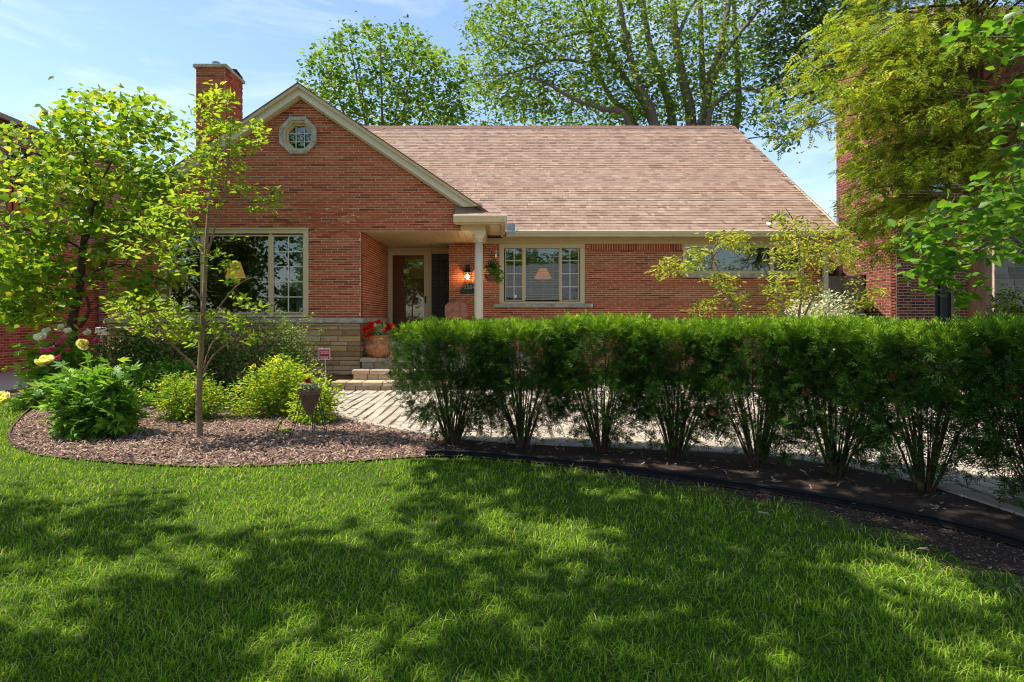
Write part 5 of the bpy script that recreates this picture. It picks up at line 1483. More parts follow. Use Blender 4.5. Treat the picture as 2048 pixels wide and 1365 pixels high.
# tree peony with lobed leaves in front, flowering peonies behind
pe = shrub('peony_shrub', 'large dark green peony with deeply cut leaves at the left of the bed', G(172, 872), (.52, .42, .72), 'l_peony', LOBED, 0.15, 270, 5, 0.05, bark='bark_dark', seed=71, tilt=0.5, bias=0.0)
pb = shrub('peony_shrub', 'flowering peony clump beside the crooked trunk', (P(128, 0, 9.4).x, 9.4, 0), (.52, .45, 1.02), 'l_peony', LOBED, 0.13, 240, 5, 0.05, seed=72, tilt=0.5, bias=0.25)
shrub('peony_shrub', 'small peony seedling at the lawn corner', G(62, 818), (.22, .2, .22), 'l_peony', LOBED, 0.11, 40, 4, 0.04, seed=73, tilt=0.5, bias=0.2, stems=5)
def petal_t():
    v = [(-0.16, 0, 0), (0.16, 0, 0), (0.42, 0.45, 0.10), (0.36, 0.9, 0.34), (0, 1.02, 0.42), (-0.36, 0.9, 0.34), (-0.42, 0.45, 0.10)]
    return v, [np.array([(0, 1, 2, 6), (6, 2, 3, 5)]), np.array([(5, 3, 4)])]
PETAL = petal_t()
def bloom(parent, p, rad, mat, face=(0.1, -0.7, 0.6), n=26, seed=1, name='bloom'):
    r = np.random.default_rng(seed); f = np.array(unit(np.array(face, dtype=float)))
    a = r.uniform(0, 2 * math.pi, n); ring_ = r.uniform(0, 1, n)
    e1 = unit(np.cross(f, (0.2, 0.3, 0.9))); e2 = np.cross(f, e1)
    d = np.cos(a)[:, None] * e1 + np.sin(a)[:, None] * e2 + f * (0.15 + 1.1 * ring_[:, None])
    pos = np.array(p) + f * 0.0 + r.normal(size=(n, 3)) * rad * 0.06
    var = np.clip(0.55 + 0.3 * r.normal(size=n), 0, 1)
    V, Fs, vv = scatter(*PETAL, pos, frames(d, np.tile(f, (n, 1)) + 0.2 * r.normal(size=(n, 3))), rad * (1.05 - 0.4 * ring_), var)
    return add(name, np_mesh(name, V, Fs, vv), M[mat], parent)
for k, (x, y, d, rad, m_) in enumerate(((82, 678, 9.0, .10, 'petal_white'), (95, 668, 9.2, .09, 'petal_white'), (122, 660, 9.3, .08, 'petal_white'), (176, 668, 9.4, .07, 'petal_white'), (137, 665, 9.0, .07, 'petal_white'),
        (88, 704, 8.95, .055, 'petal_pink'), (104, 702, 8.9, .065, 'petal_pink'), (119, 717, 8.85, .055, 'petal_pink'), (121, 688, 8.95, .065, 'petal_pink'), (128, 680, 9.0, .06, 'petal_pink'), (138, 702, 8.95, .05, 'petal_pink'), (194, 684, 9.2, .06, 'petal_pink'), (163, 674, 9.2, .04, 'petal_pink'))):
    bloom(pb, P(x, y, d), rad, m_, seed=k)
for k, (x, y, d, rad, fc) in enumerate(((91, 728, 7.4, .105, (0.1, -.4, .8)), (171, 690, 8.0, .10, (.05, -.9, .3)), (12, 800, 8.4, .13, (0, -.7, .6)), (100, 722, 7.5, .07, (.4, -.4, .8)))):
    y_ = thing('peony_flower', P(x, y, d), ('pale yellow peony flower at the left of the peony', 'yellow peony flower facing out beside the crooked trunk', 'yellow peony flower lying low at the left edge of the lawn', 'half-hidden pale peony flower behind the leftmost yellow one')[k], 'flower', 'yellow peony flowers')
    bloom(y_, P(x, y, d), rad, 'petal_yellow', fc, 34, 30 + k, 'petals')
    q = P(x, y, d); foot = q.lerp(Vector((P(172, 0, 7.0).x, 7.2, 0.1)), 0.8) if k != 2 else Vector((q.x + .5, q.y + .2, 0.02))
    MB().tube([q + Vector((0, .02, -.01)), q.lerp(foot, .4) + Vector((0, .06, -.05)), foot], [0.005, 0.006, 0.008], 6).build('stem', M['l_peony'], y_)
    MB().lathe([(0.002, -0.02), (rad * .25, -0.01), (rad * .28, 0.012), (rad * .1, 0.03)], q + Vector((0, -rad * .15, 0)), 10).build('flower_centre', M['door_wood'], y_)
# white-leaved shrub under the right wall
shrub('white_leaved_shrub', 'rounded shrub with creamy white leaves at the right corner of the house', (P(1640, 0, 12.2).x, 12.2, 0), (1.0, .6, 1.95), 'l_white', LEAF, 0.07, 1300, 8, 0.06, bark='bark_grey', seed=81)
shrub('evergreen_shrub', 'feathery green shrub at the foot of the grey stone wall at right', (P(2030, 0, 12.6).x, 12.6, 0), (.7, .5, 1.9), 'l_hemlock', LEAF_N, 0.09, 420, 8, 0.06, bark='bark_dark', seed=82, bias=-0.1)
# grassy tuft and bulbs foliage near the planter
tf = thing('lily_tuft', G(570, 868), 'tuft of strap leaves on the mulch left of the wire planter', 'plant')
r_ = np.random.default_rng(3); n = 16
V, Fs, vv = scatter(*leaf_t(0.10, 0.03, 0.35), np.tile(np.array(G(562, 866)), (n, 1)) + r_.normal(size=(n, 3)) * np.array((.03, .03, 0)), frames(np.stack([r_.normal(size=n), r_.normal(size=n), np.full(n, .35)], 1), np.tile((0., 0, 1), (n, 1))), r_.uniform(.12, .24, n), r_.uniform(.2, .9, n))
add('blades', np_mesh('blades', V, Fs, vv), M['l_fresh'], tf)

# ------------------------------------------------------------------ pots, planters, small garden things
M['terracotta'] = plain('terracotta', (0.44, 0.19, 0.09, 1), 0.9, 0.15, 0.55, 14, 1.0, 22)
M['wicker'] = plain('wicker', (0.22, 0.12, 0.07, 1), 0.8, 0.2, 0.45, 60, 1.0, 90, stretch=(1, 1, 3))
M['soil_dark'] = plain('potting_soil', (0.03, 0.02, 0.014, 1), 0.95, 0.1)
px_, pd_ = P(757, 0, 12.05).x, 12.05
pot = thing('terracotta_pot', (px_, pd_, 0.551), 'big-bellied terracotta pot of red flowers on the top step', 'flower pot')
MB().lathe([(0.13, 0.551), (0.15, 0.56), (0.205, 0.62), (0.245, 0.70), (0.25, 0.76), (0.22, 0.83), (0.19, 0.87), (0.185, 0.92), (0.215, 0.95), (0.235, 0.955), (0.235, 0.99), (0.205, 0.99), (0.18, 0.95)], (px_, pd_, 0), 36).build('pot', M['terracotta'], pot, smooth=True)
MB().lathe([(0.01, 0.94), (0.19, 0.945), (0.01, 0.95)], (px_, pd_, 0), 20).build('soil', M['soil_dark'], pot)
fl = ell((px_, pd_, 1.06), (0.27, 0.24, 0.12), 60, 0.5)
leaves('leaves', pot, M['l_peony'], fl, 8, 0.04, LEAF_R, 0.065, tilt=0.8, out=(px_, pd_, 0.9))
leaves('white_leaves', pot, M['l_white'], ell((px_ + .02, pd_ - .08, 1.08), (0.16, 0.14, 0.14), 26, 0.5), 7, 0.04, LEAF, 0.085, tilt=0.7, out=(px_, pd_, 0.95), bias=0.2)
for k, (x, y, rad) in enumerate(((735, 657, .055), (742, 651, .06), (728, 662, .05), (738, 671, .055), (733, 675, .05), (745, 663, .045), (774, 660, .05), (780, 657, .055), (786, 655, .05), (770, 664, .04), (777, 652, .045), (754, 647, .045), (758, 645, .04))):
    bloom(pot, P(x, y, pd_ - .26 + 0.015 * (k % 4)), rad * 1.35, 'petal_red', n=22, seed=60 + k)
# wire stand with cone basket
c = G(619, 868); cx_, cy_ = c.x, c.y
ws = thing('wire_planter', c, 'cone-shaped wicker planter on a black wire tripod in the mulch', 'planter')
rim = 0.505
for k, (x, y) in enumerate(((580, 878), (626, 866), (654, 871))):
    f = G(x, y)
    u = (f - c).normalized(); s = Vector((-u.y, u.x, 0))
    top = Vector((cx_, cy_, rim - .05)) + u * 0.115
    m = MB(); m.tube([f + s * .012, top + s * .03], 0.006, 6); m.tube([f - s * .012, top - s * .03], 0.006, 6); m.tube([f + s * .012, f - s * .012], 0.006, 6)
    m.build('leg', M['black_metal'], ws)
m = MB(); m.tube([(cx_ + .118 * math.cos(a), cy_ + .118 * math.sin(a), rim - .05) for a in [2 * math.pi * i / 24 for i in range(25)]], 0.004, 6); m.build('ring', M['black_metal'], ws)
bk_ = MB()
bk_.lathe([(0.012, 0.205), (0.03, 0.22), (0.052, 0.28), (0.075, 0.345), (0.098, 0.41), (0.108, 0.44), (0.122, 0.445), (0.128, 0.475), (0.135, 0.48), (0.137, rim), (0.12, rim), (0.11, rim - .03)], (cx_, cy_, 0), 28)
basket = bk_.build('basket', M['wicker'], ws)
for k in range(9):
    zz = 0.24 + k * 0.023; rad = 0.02 + (zz - 0.205) * 0.36 + .006
    MB().tube([(cx_ + (rad + .003 * (i % 2)) * math.cos(a), cy_ + (rad + .003 * (i % 2)) * math.sin(a), zz) for i, a in enumerate([2 * math.pi * j / 22 for j in range(23)])], 0.008, 5).build('wicker_band', M['wicker'], basket)
MB().lathe([(0.01, rim - .02), (0.115, rim - .018), (0.01, rim - .01)], (cx_, cy_, 0), 18).build('soil', M['soil_dark'], ws)
leaves('leaves', ws, M['l_white'], ell((cx_, cy_, rim + .02), (0.11, 0.10, 0.03), 22, 0.5), 7, 0.025, LEAF_R, 0.045, tilt=0.7, bias=-0.15)
leaves('green_leaves', ws, M['l_peony'], ell((cx_ + .02, cy_, rim + .05), (0.08, 0.08, 0.05), 10, 0.5), 6, 0.025, LEAF_R, 0.04, tilt=0.7)
for k, (dx_, dz_) in enumerate(((0.0, .09), (.014, .105), (-.012, .10), (.006, .078))):
    bloom(ws, (cx_ + dx_, cy_ - .06, rim + dz_), .030, 'petal_red', n=18, seed=90 + k)
# yard sign
sg = P(650, 0, 10.1).x
ys = thing('yard_sign', (sg, 10.1, 0), 'small red security sign on a white stake before the stone wall', 'sign')
z0, z1 = P(0, 720, 10.1).z, P(0, 698, 10.1).z
M['sign_red'] = plain('sign_red', (0.36, 0.012, 0.014, 1), 0.5, 0.3, 0.05)
M['sign_white'] = plain('sign_white', (0.78, 0.77, 0.74, 1), 0.5, 0.3, 0.05)
sxa, sxb = P(637.5, 0, 10.1).x, P(660, 0, 10.1).x
part('border', M['sign_white'], ys, (sxa, sxb, 10.1, 10.106, z0, z1), bevel=0.008)
part('face', M['sign_red'], ys, (sxa + .008, sxb - .008, 10.096, 10.0995, z0 + .008, z1 - .008))
part('stake', M['sign_white'], ys, (sg - .004, sg + .004, 10.107, 10.114, 0, z0 + .09))
part('printed_line', M['sign_white'], ys, (sxa + .022, sxb - .022, 10.0945, 10.0955, z1 - .042, z1 - .034), (sxa + .03, sxb - .03, 10.0945, 10.0955, z0 + .022, z0 + .032), (sxa + .022, sxb - .022, 10.0945, 10.0955, z0 + .042, z0 + .05))
def text(body, parent, name, size, x, y, z, mat, depth=0.002):
    cu = bpy.data.curves.new(name, 'FONT'); cu.body = body; cu.size = size; cu.align_x = 'CENTER'; cu.align_y = 'CENTER'; cu.extrude = depth
    tmp = bpy.data.objects.new(name + '_curve', cu); col.objects.link(tmp)
    bpy.context.view_layer.update()
    me = bpy.data.meshes.new_from_object(tmp.evaluated_get(bpy.context.evaluated_depsgraph_get()))
    bpy.data.objects.remove(tmp)
    me.transform(Matrix.Translation((x, y, z)) @ Matrix.Rotation(math.radians(90), 4, 'X'))
    me.materials.clear()
    return add(name, me, mat, parent)
text('SECURITY', ys, 'lettering', 0.032, sg, 10.094, (z0 + z1) / 2 + .015, M['sign_white'])
# stone, path-light stake, downspout extension, edging
def rock(name, label, p, s, mat, seed):
    r = random.Random(seed); me = bpy.data.meshes.new(name)
    import bmesh
    bm = bmesh.new(); bmesh.ops.create_icosphere(bm, subdivisions=2, radius=1)
    for v in bm.verts: v.co = Vector((v.co.x * s[0], v.co.y * s[1], max(-.4, v.co.z) * s[2])) * r.uniform(.9, 1.1) + Vector(p) + Vector((0, 0, s[2] * .35))
    bm.to_mesh(me); bm.free()
    return tag(add(name, me, mat), label, 'stone')
M['rock'] = plain('rock_grey', (0.13, 0.12, 0.115, 1), 0.8, 0.3, 0.3, 20, 0.6, 40)
rock('stone', 'rounded grey stone on the mulch left of the dogwood trunk', G(315, 873), (.055, .045, .05), M['rock'], 2)
rock('stone', 'small dark stone on the mulch right of the dogwood trunk', G(484, 866), (.035, .03, .035), M['soil_dark'], 3)
gp = G(357, 812)
gl_ = thing('path_light', gp, 'black garden path light standing among the shrubs left of the dogwood', 'garden light')
MB().tube([gp, gp + Vector((0, 0, .30))], 0.012, 8).build('post', M['black_metal'], gl_)
MB().lathe([(0.03, .30), (0.03, .37), (0.07, .38), (0.02, .42)], gp, 14).build('cap', M['black_metal'], gl_)
de = thing('downspout_extension', G(70, 797), 'grey-brown downspout extension pipe lying on the mulch at left', 'pipe')
a, b = G(52, 797) + Vector((0, 0, .05)), G(118, 781) + Vector((0, 0, .075))
M['pipe'] = plain('pipe_tan', (0.26, 0.22, 0.17, 1), 0.5, 0.4, 0.15)
m = MB(); m.bar(a, b, 0.10, 0.075); m.build('pipe', M['pipe'], de)
dv = (b - a).normalized(); m = MB(); m.bar(a - dv * .002, a - dv * .0005 + dv * .012, 0.085, 0.06); m.build('opening', M['soil_dark'], de)
# black plastic edging along the hedge bed
M['edging'] = plain('black_edging', (0.010, 0.010, 0.011, 1), 0.8, 0.12, 0.2, 12)
ef = [p for p in BED_FRONT if p.x > -0.75 and p.y < 6.2]
eg = thing('lawn_edging', ef[0], 'black plastic edging strip curving between lawn and hedge', 'edging')
MB().tube([p + Vector((0, .03, .045)) for p in ef], 0.014, 8).build('top_bead', M['edging'], eg, smooth=True)
m = MB()
for p, q in zip(ef[:-1], ef[1:]):
    m.hexa([p + Vector((0, .02, -.02)), q + Vector((0, .02, -.02)), q + Vector((0, .035, -.02)), p + Vector((0, .035, -.02)), p + Vector((0, .02, .04)), q + Vector((0, .02, .04)), q + Vector((0, .035, .04)), p + Vector((0, .035, .04))])
m.build('strip', M['edging'], eg)
hf = [p + Vector((0.02, .10 + .02 * math.sin(i * .5), .016)) for i, p in enumerate(ef)]
hz = thing('drip_hose', hf[0], 'black drip hose lying on the soil just behind the edging strip', 'hose')
MB().tube(hf, 0.017, 8).build('hose', M['edging'], hz, smooth=True)
ff = [p for p in BED_FRONT if p.x < -4.6 and p.y < 10.0]
ge = thing('bed_edging', ff[0], 'thin brown edging board round the left end of the mulch bed', 'edging')
m = MB()
for p, q in zip(ff[:-1], ff[1:]):
    m.hexa([p, q, q + Vector((.012, .012, 0)), p + Vector((.012, .012, 0)), p + Vector((0, 0, .035)), q + Vector((0, 0, .035)), q + Vector((.012, .012, .035)), p + Vector((.012, .012, .035))])
m.build('board', M['bark_dark'], ge)

# ------------------------------------------------------------------ porch fittings
# wall lantern (lit)
lx, ld = P(935, 0, DM - .12).x, DM - .12
wlmp = thing('wall_lantern', (lx, DM, P(0, 560, ld).z), 'lit black wall lantern beside the porch column', 'lamp')
zt, zb = P(0, 546, ld).z, P(0, 560, ld).z
M['lamp_glass'] = glow('lamp_glass_warm', (1.0, 0.62, 0.22, 1), 0.9)
M['bulb'] = glow('bulb', (1.0, 0.86, 0.55, 1), 9.0)
part('backplate', M['black_metal'], wlmp, (lx - .05, lx + .05, DM - .03, DM - .008, zt - .05, zt + .19))
m = MB()
m.hexa([(lx - .085, ld - .085, zt), (lx + .085, ld - .085, zt), (lx + .085, ld + .085, zt), (lx - .085, ld + .085, zt), (lx - .035, ld - .035, zt + .10), (lx + .035, ld - .035, zt + .10), (lx + .035, ld + .035, zt + .10), (lx - .035, ld + .035, zt + .10)])
m.box(lx - .04, lx + .04, ld - .04, ld + .1, zt + .10, zt + .16)
m.build('hood', M['black_metal'], wlmp)
for sx in (-1, 1):
    for sy in (-1, 1):
        MB().tube([(lx + sx * .085, ld + sy * .085, zt), (lx + sx * .058, ld + sy * .058, zb)], 0.006, 6).build('corner_bar', M['black_metal'], wlmp)
part('tray', M['black_metal'], wlmp, (lx - .062, lx + .062, ld - .062, ld + .062, zb - .012, zb))
m = MB(); a_, b_ = .083, .057
for k in range(4):
    co = [(-1, -1), (1, -1), (1, 1), (-1, 1)]; p, q = co[k], co[(k + 1) % 4]
    i = m.pts([(lx + p[0] * b_, ld + p[1] * b_, zb + .001), (lx + q[0] * b_, ld + q[1] * b_, zb + .001), (lx + q[0] * a_, ld + q[1] * a_, zt - .001), (lx + p[0] * a_, ld + p[1] * a_, zt - .001)]); m.face([i, i + 1, i + 2, i + 3])
m.build('panes', glass_mat('lantern_glass', (1.0, 0.8, 0.45, 1), 0.05), wlmp)
MB().lathe([(0.004, zb + .01), (0.03, zb + .04), (0.036, zb + .08), (0.02, zb + .115), (0.004, zb + .13)], (lx, ld, 0), 14).build('bulb', M['bulb'], wlmp, smooth=True)
ld_ = bpy.data.lights.new('lantern_light', 'POINT'); ld_.energy = 6; ld_.color = (1, .68, .35); ld_.shadow_soft_size = 0.04
lo = bpy.data.objects.new('lantern_light', ld_); lo.location = (lx, ld - .06, zb + .06); link(lo, wlmp); lo.matrix_parent_inverse = Matrix.Translation(-Vector(wlmp.location))
# house number plaque
nx0, nx1 = P(921, 0, DM - .02).x, P(962, 0, DM - .02).x; nz0, nz1 = P(0, 588, DM - .02).z, P(0, 568, DM - .02).z
pq = thing('house_number_plaque', ((nx0 + nx1) / 2, DM, nz0), 'dark green arched plaque with the house number below the lantern', 'sign')
M['plaque'] = plain('plaque_green', (0.016, 0.035, 0.018, 1), 0.4, 0.4, 0.1)
M['gold'] = plain('gold_paint', (0.42, 0.36, 0.16, 1), 0.4, 0.5, 0.1)
nm_ = (nx0 + nx1) / 2
poly = [(nx0, nz0), (nx1, nz0), (nx1, nz0 + .115), (nx1 - .05, nz0 + .125)] + [(nm_ + .15 * math.cos(a), nz0 + .125 + .10 * math.sin(a)) for a in [math.pi * i / 10 for i in range(1, 10)]] + [(nx0 + .05, nz0 + .125), (nx0, nz0 + .115)]
MB().prism([(x, DM - .03, z) for x, z in poly], (0, .02, 0)).build('plate', M['plaque'], pq)
text('25845', pq, 'lettering', 0.125, nm_, DM - .032, nz0 + .145, M['gold'])
# rusty metal pumpkin on a stake
ud = 13.5
pk = thing('metal_pumpkin', (P(912, 0, ud).x, ud, FLOOR), 'flat rust-coloured metal pumpkin ornament standing before the brick', 'ornament')
M['rust'] = plain('rusty_metal', (0.50, 0.20, 0.13, 1), 0.75, 0.3, 0.35, 12, 0.4, 60)
cxp = P(912, 0, ud).x; czp = P(0, 621, ud).z
poly = []
for k in range(36):
    a = 2 * math.pi * k / 36
    rx, rz = 0.245 * (1 + .0 * math.cos(6 * a)), 0.175 * (1 + .05 * abs(math.cos(2 * a)))
    e = 0.62
    poly.append((cxp + rx * math.copysign(abs(math.cos(a)) ** e, math.cos(a)), ud, czp + rz * math.copysign(abs(math.sin(a)) ** (e * (1 if math.sin(a) > 0 else .55)), math.sin(a))))
MB().prism(poly, (0, .012, 0)).build('pumpkin_plate', M['rust'], pk)
m = MB()
for s in (-.14, -.07, 0.07, .14): m.tube([(cxp + s * 1.05, ud - .004, czp - .155), (cxp + s * 1.35, ud - .004, czp), (cxp + s * .85, ud - .004, czp + .15)], 0.006, 5)
m.build('rib', M['rust'], pk)
m = MB(); m.tube([(cxp - .10, ud - .01, czp + .15), (cxp - .13, ud - .02, czp + .20), (cxp - .07, ud - .02, czp + .21), (cxp - .05, ud - .01, czp + .15)], 0.006, 6); m.tube([(cxp - .02, ud, czp + .16), (cxp - .05, ud, czp + .24)], 0.006, 6); m.build('curl', M['black_metal'], pk)
m = MB()
for s in (-.20, .04): m.tube([(cxp + s, ud + .02, czp - .14), (cxp + s + .05, ud + .02, FLOOR)], 0.007, 6)
m.build('stake', M['rust'], pk)
# hanging basket on a hook under the side beam
bd = 12.9
hbx = P(983, 0, bd).x; hbz = P(0, 556, bd).z
hb = thing('hanging_basket', (hbx, bd, hbz), 'round hanging basket with trailing dark and green leaves right of the column', 'hanging basket')
MB().lathe([(0.02, hbz - .085), (0.09, hbz - .06), (0.135, hbz), (0.155, hbz + .06), (0.14, hbz + .06)], (hbx, bd, 0), 20).build('bowl', M['wicker'], hb, smooth=True)
m = MB(); zt = 3.0; hookx = -0.365
m.tube([(hookx, bd, 2.985), (hookx, bd, 2.86), (hookx + .03, bd, 2.80), (hbx, bd, 2.70)], 0.008, 6)
for a in (0.5, 2.6, 4.7): m.tube([(hbx, bd, 2.70), (hbx + .15 * math.cos(a), bd + .15 * math.sin(a), hbz + .06)], 0.004, 5)
m.build('hook', M['black_metal'], hb)
m = MB()
for k in range(10):
    a = 2 * math.pi * k / 10; m.tube([(hbx + .157 * math.cos(a), bd + .157 * math.sin(a), hbz + .06), (hbx + .138 * math.cos(a + .35), bd + .138 * math.sin(a + .35), hbz), (hbx + .03 * math.cos(a + .7), bd + .03 * math.sin(a + .7), hbz - .083)], 0.004, 4)
m.build('wire', M['black_metal'], hb)
leaves('green_leaves', hb, M['l_peony'], np.concatenate([ell((hbx + .07, bd - .1, hbz + .12), (.16, .13, .10), 26, .5), ell((hbx + .16, bd - .05, hbz - .02), (.05, .08, .16), 14, .5)]), 8, .03, LEAF, .06, tilt=.8, bias=.15)
leaves('dark_leaves', hb, M['l_holly'], ell((hbx, bd, hbz + .24), (.14, .13, .10), 26, .5), 8, .03, LEAF, .065, tilt=.8, bias=-.25)
# thermometer on the wall
th = thing('thermometer', (P(992, 0, DM).x, DM, P(0, 516, DM).z), 'small white thermometer plate on the brick left of the window', 'thermometer')
tx_ = P(992, 0, DM - .02).x
part('plate', M['sign_white'], th, (tx_ - .022, tx_ + .022, DM - .018, DM - .008, P(0, 515, DM).z, P(0, 502, DM).z), bevel=.006)
part('scale', M['black_metal'], th, (tx_ - .012, tx_ + .012, DM - .0205, DM - .0185, P(0, 508, DM).z, P(0, 504, DM).z))
# flower spray hanging on the storm door
sw = thing('door_spray', (XD(815), DD - .03, ZD(545)), 'trailing flower spray hung on the front door glass', 'wreath')
dts = np.array([(XD(813 + 4 * math.sin(k)), DD - .045, ZD(527 + 3.2 * k)) for k in range(20)])
leaves('leaves', sw, M['l_holly'], dts, 5, .035, LEAF, .06, tilt=.9, bias=.2)
leaves('white_sprigs', sw, M['l_white'], dts[4:14], 3, .04, LEAF_N, .06, tilt=.9)
bloom(sw, (XD(815), DD - .05, ZD(544)), .085, 'petal_yellow', (0, -1, .1), 24, 5, 'yellow_bloom')
MB().tube([(XD(815), DD - .02, ZD(512)), (XD(815), DD - .035, ZD(530))], .004, 5).build('ribbon', M['black_metal'], sw)

# ------------------------------------------------------------------ seen through the windows
def lamp(x, y0, y1, w0, w1, d, label, colr, strength, foot):
    """table lamp: shade between photo rows y0 (top) and y1; on a small table"""
    X = P(x, 0, d).x; za, zb = P(0, y0, d).z, P(0, y1, d).z
    t = thing('table_lamp', (X, d, foot), label, 'lamp')
    MB().lathe([(w0, za), (w1, zb), (w1 - .004, zb), (w0 - .004, za)], (X, d, 0), 24).build('lamp_shade', glow('shade_' + str(x), colr, strength), t, smooth=True)
    MB().lathe([(0.09, foot), (0.09, foot + .02), (0.03, foot + .05), (0.06, foot + (zb - foot) * .5), (0.02, zb - .03), (0.012, zb + .1)], (X, d, 0), 16).build('lamp_base', M['door_wood'], t, smooth=True)
    tb_ = thing('side_table', (X, d, 0.56), 'small wooden table under the ' + ('cream' if x < 800 else 'orange') + '-shaded lamp inside the house', 'table')
    part('top', M['door_wood'], tb_, (X - .3, X + .3, d - .25, d + .25, foot - .03, foot))
    for sx in (-1, 1):
        for sy in (-1, 1): part('leg', M['door_wood'], tb_, (X + sx * .26 - .02, X + sx * .26 + .02, d + sy * .21 - .02, d + sy * .21 + .02, 0.56, foot - .031))
lamp(471, 524, 556, .10, .21, 13.4, 'lit lamp with a cream shade inside the wide front window', (0.85, 0.42, 0.10, 1), 0.22, 1.25)
lamp(1086, 538, 558, .09, .22, 15.2, 'lit lamp with an orange shade behind the window blinds', (1.0, 0.30, 0.05, 1), 0.22, 1.3)
ct = thing('curtain', (XG(590), DG + .25, 1.3), 'pale pleated curtain inside the divided casement of the wide window', 'curtain')
M['cloth'] = plain('curtain_cloth', (0.42, 0.42, 0.36, 1), 0.9, 0.1)
def curtain(xa, xb, name):
    n = 41; V = []; Fq = []
    for i in range(n):
        x = xa + (xb - xa) * i / (n - 1); y = DG + .25 + .025 * math.sin(i * 1.55)
        V += [(x, y, 1.3), (x, y, 3.0)]
    for i in range(n - 1): Fq.append((2 * i, 2 * i + 2, 2 * i + 3, 2 * i + 1))
    add(name, np_mesh(name, V, [np.array(Fq)], smooth=True), M['cloth'], ct)
curtain(XG(584), XG(606), 'drape')
bl2 = thing('window_blind', (XM(1084), DM + .13, ZM(598)), 'white slatted blind inside the middle pane of the porch-side window', 'blind')
M['slat'] = plain('blind_slat', (0.62, 0.62, 0.58, 1), 0.5, 0.3, 0.04)
sl = MB(); sl.hexa([(XM(1052), -.012, .004), (XM(1117), -.012, .004), (XM(1117), .012, -.004), (XM(1052), .012, -.004), (XM(1052), -.012, .0055), (XM(1117), -.012, .0055), (XM(1117), .012, -.0025), (XM(1052), .012, -.0025)])
slm = sl.mesh('slat'); slm.materials.append(M['slat'])
for k in range(30):
    o = bpy.data.objects.new('slat', slm); o.location = (0, DM + .14, ZM(598) + .02 + k * .038); link(o, bl2); o.matrix_parent_inverse = Matrix.Translation(-Vector(bl2.location))
MB().tube([(XM(1062), DM + .125, ZM(598)), (XM(1062), DM + .125, ZM(497))], .002, 4).tube([(XM(1106), DM + .125, ZM(598)), (XM(1106), DM + .125, ZM(497))], .002, 4).build('cord', M['slat'], bl2)
stk = thing('window_sticker', (XM(1031), DM + .043, ZM(593)), 'small pale shield sticker low on the left pane of the porch-side window', 'sticker')
MB().prism([(XM(1028.5), DM + .0425, ZM(590)), (XM(1033.5), DM + .0425, ZM(590)), (XM(1033.5), DM + .0425, ZM(594)), (XM(1031), DM + .0425, ZM(597)), (XM(1028.5), DM + .0425, ZM(594))], (0, .001, 0)).build('sticker_face', M['sign_white'], stk)
ec = thing('roof_bottle', (P(1540, 0, 13.7).x, 13.7, zmain(13.7)), 'small white bottle-shaped vent lying on the shingles above the low window', 'vent')
q = Vector((P(1540, 0, 13.7).x, 13.72, zmain(13.72) + .02)); MB().tube([q + Vector((-.03, .05, .07)), q + Vector((.0, 0, .03)), q + Vector((.035, -.03, .0))], [.025, .04, .03], 10).build('vent_body', M['sign_white'], ec, smooth=True)

# ------------------------------------------------------------------ neighbouring houses
# right: two-storey red brick
NX, ND = P(1793, 0, 14.0).x, 14.0
nh = thing('brick_house', (NX + 2, ND + 2, 0), 'tall dark red brick neighbour house behind the hemlock at right', 'house')
NZ = 7.8
cr, bh = 0.0677, 0.205
def nside_iv(z):
    iv = [(ND + 0.003, 16.5)]
    for (a, b, z0, z1) in ((15.15, 15.75, 0.9, 2.35),):
        if z0 < z < z1: iv = [(ND + 0.003, a), (b, 16.5)]
    return iv
rng = random.Random(77)
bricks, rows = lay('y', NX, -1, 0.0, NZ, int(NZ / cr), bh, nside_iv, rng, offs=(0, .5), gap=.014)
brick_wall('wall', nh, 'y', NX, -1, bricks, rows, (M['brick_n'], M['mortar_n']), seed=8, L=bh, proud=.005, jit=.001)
FX = [NX, NX + 0.33]
DX0, DX1 = P(1870, 0, ND + .35).x, P(1908, 0, ND + .35).x
UX0, UX1, UZ0, UZ1 = P(1862, 0, ND + .35).x, P(1900, 0, ND + .35).x, P(0, 388, ND + .35).z, P(0, 316, ND + .35).z
DZ1 = P(0, 535, ND + .35).z
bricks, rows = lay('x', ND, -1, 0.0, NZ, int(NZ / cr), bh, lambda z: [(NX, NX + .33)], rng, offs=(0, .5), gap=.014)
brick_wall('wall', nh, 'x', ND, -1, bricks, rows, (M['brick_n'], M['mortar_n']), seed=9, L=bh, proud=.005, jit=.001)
def nf(z):
    iv = [(NX + .33, NX + 2.05)]
    def cut(iv, c0, c1):
        return [(p, min(q, c0)) for p, q in iv if c0 > p] + [(max(p, c1), q) for p, q in iv if c1 < q]
    if z < DZ1: iv = cut(iv, DX0, DX1)
    if UZ0 < z < UZ1: iv = cut(iv, UX0, UX1)
    return iv
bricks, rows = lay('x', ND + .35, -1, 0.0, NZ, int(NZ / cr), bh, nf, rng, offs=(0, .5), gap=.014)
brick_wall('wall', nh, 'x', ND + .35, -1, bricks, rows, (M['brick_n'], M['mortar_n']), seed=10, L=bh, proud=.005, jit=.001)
part('inner_wall', M['brick_n'], nh, (NX + .331, NX + .36, ND + .2, ND + .35, 0, NZ))
M['grey_stone'] = pieces('grey_limestone', [(0, (.13, .12, .10)), (.5, (.20, .18, .15)), (1, (.27, .24, .2))], nscale=8, namt=.2)
gsw = part('stone_bay', M['mortar_n'], nh, (NX + 2.05, NX + 5.5, ND - .2, ND + .3, 0, 3.0))
r_ = random.Random(3); z = 0
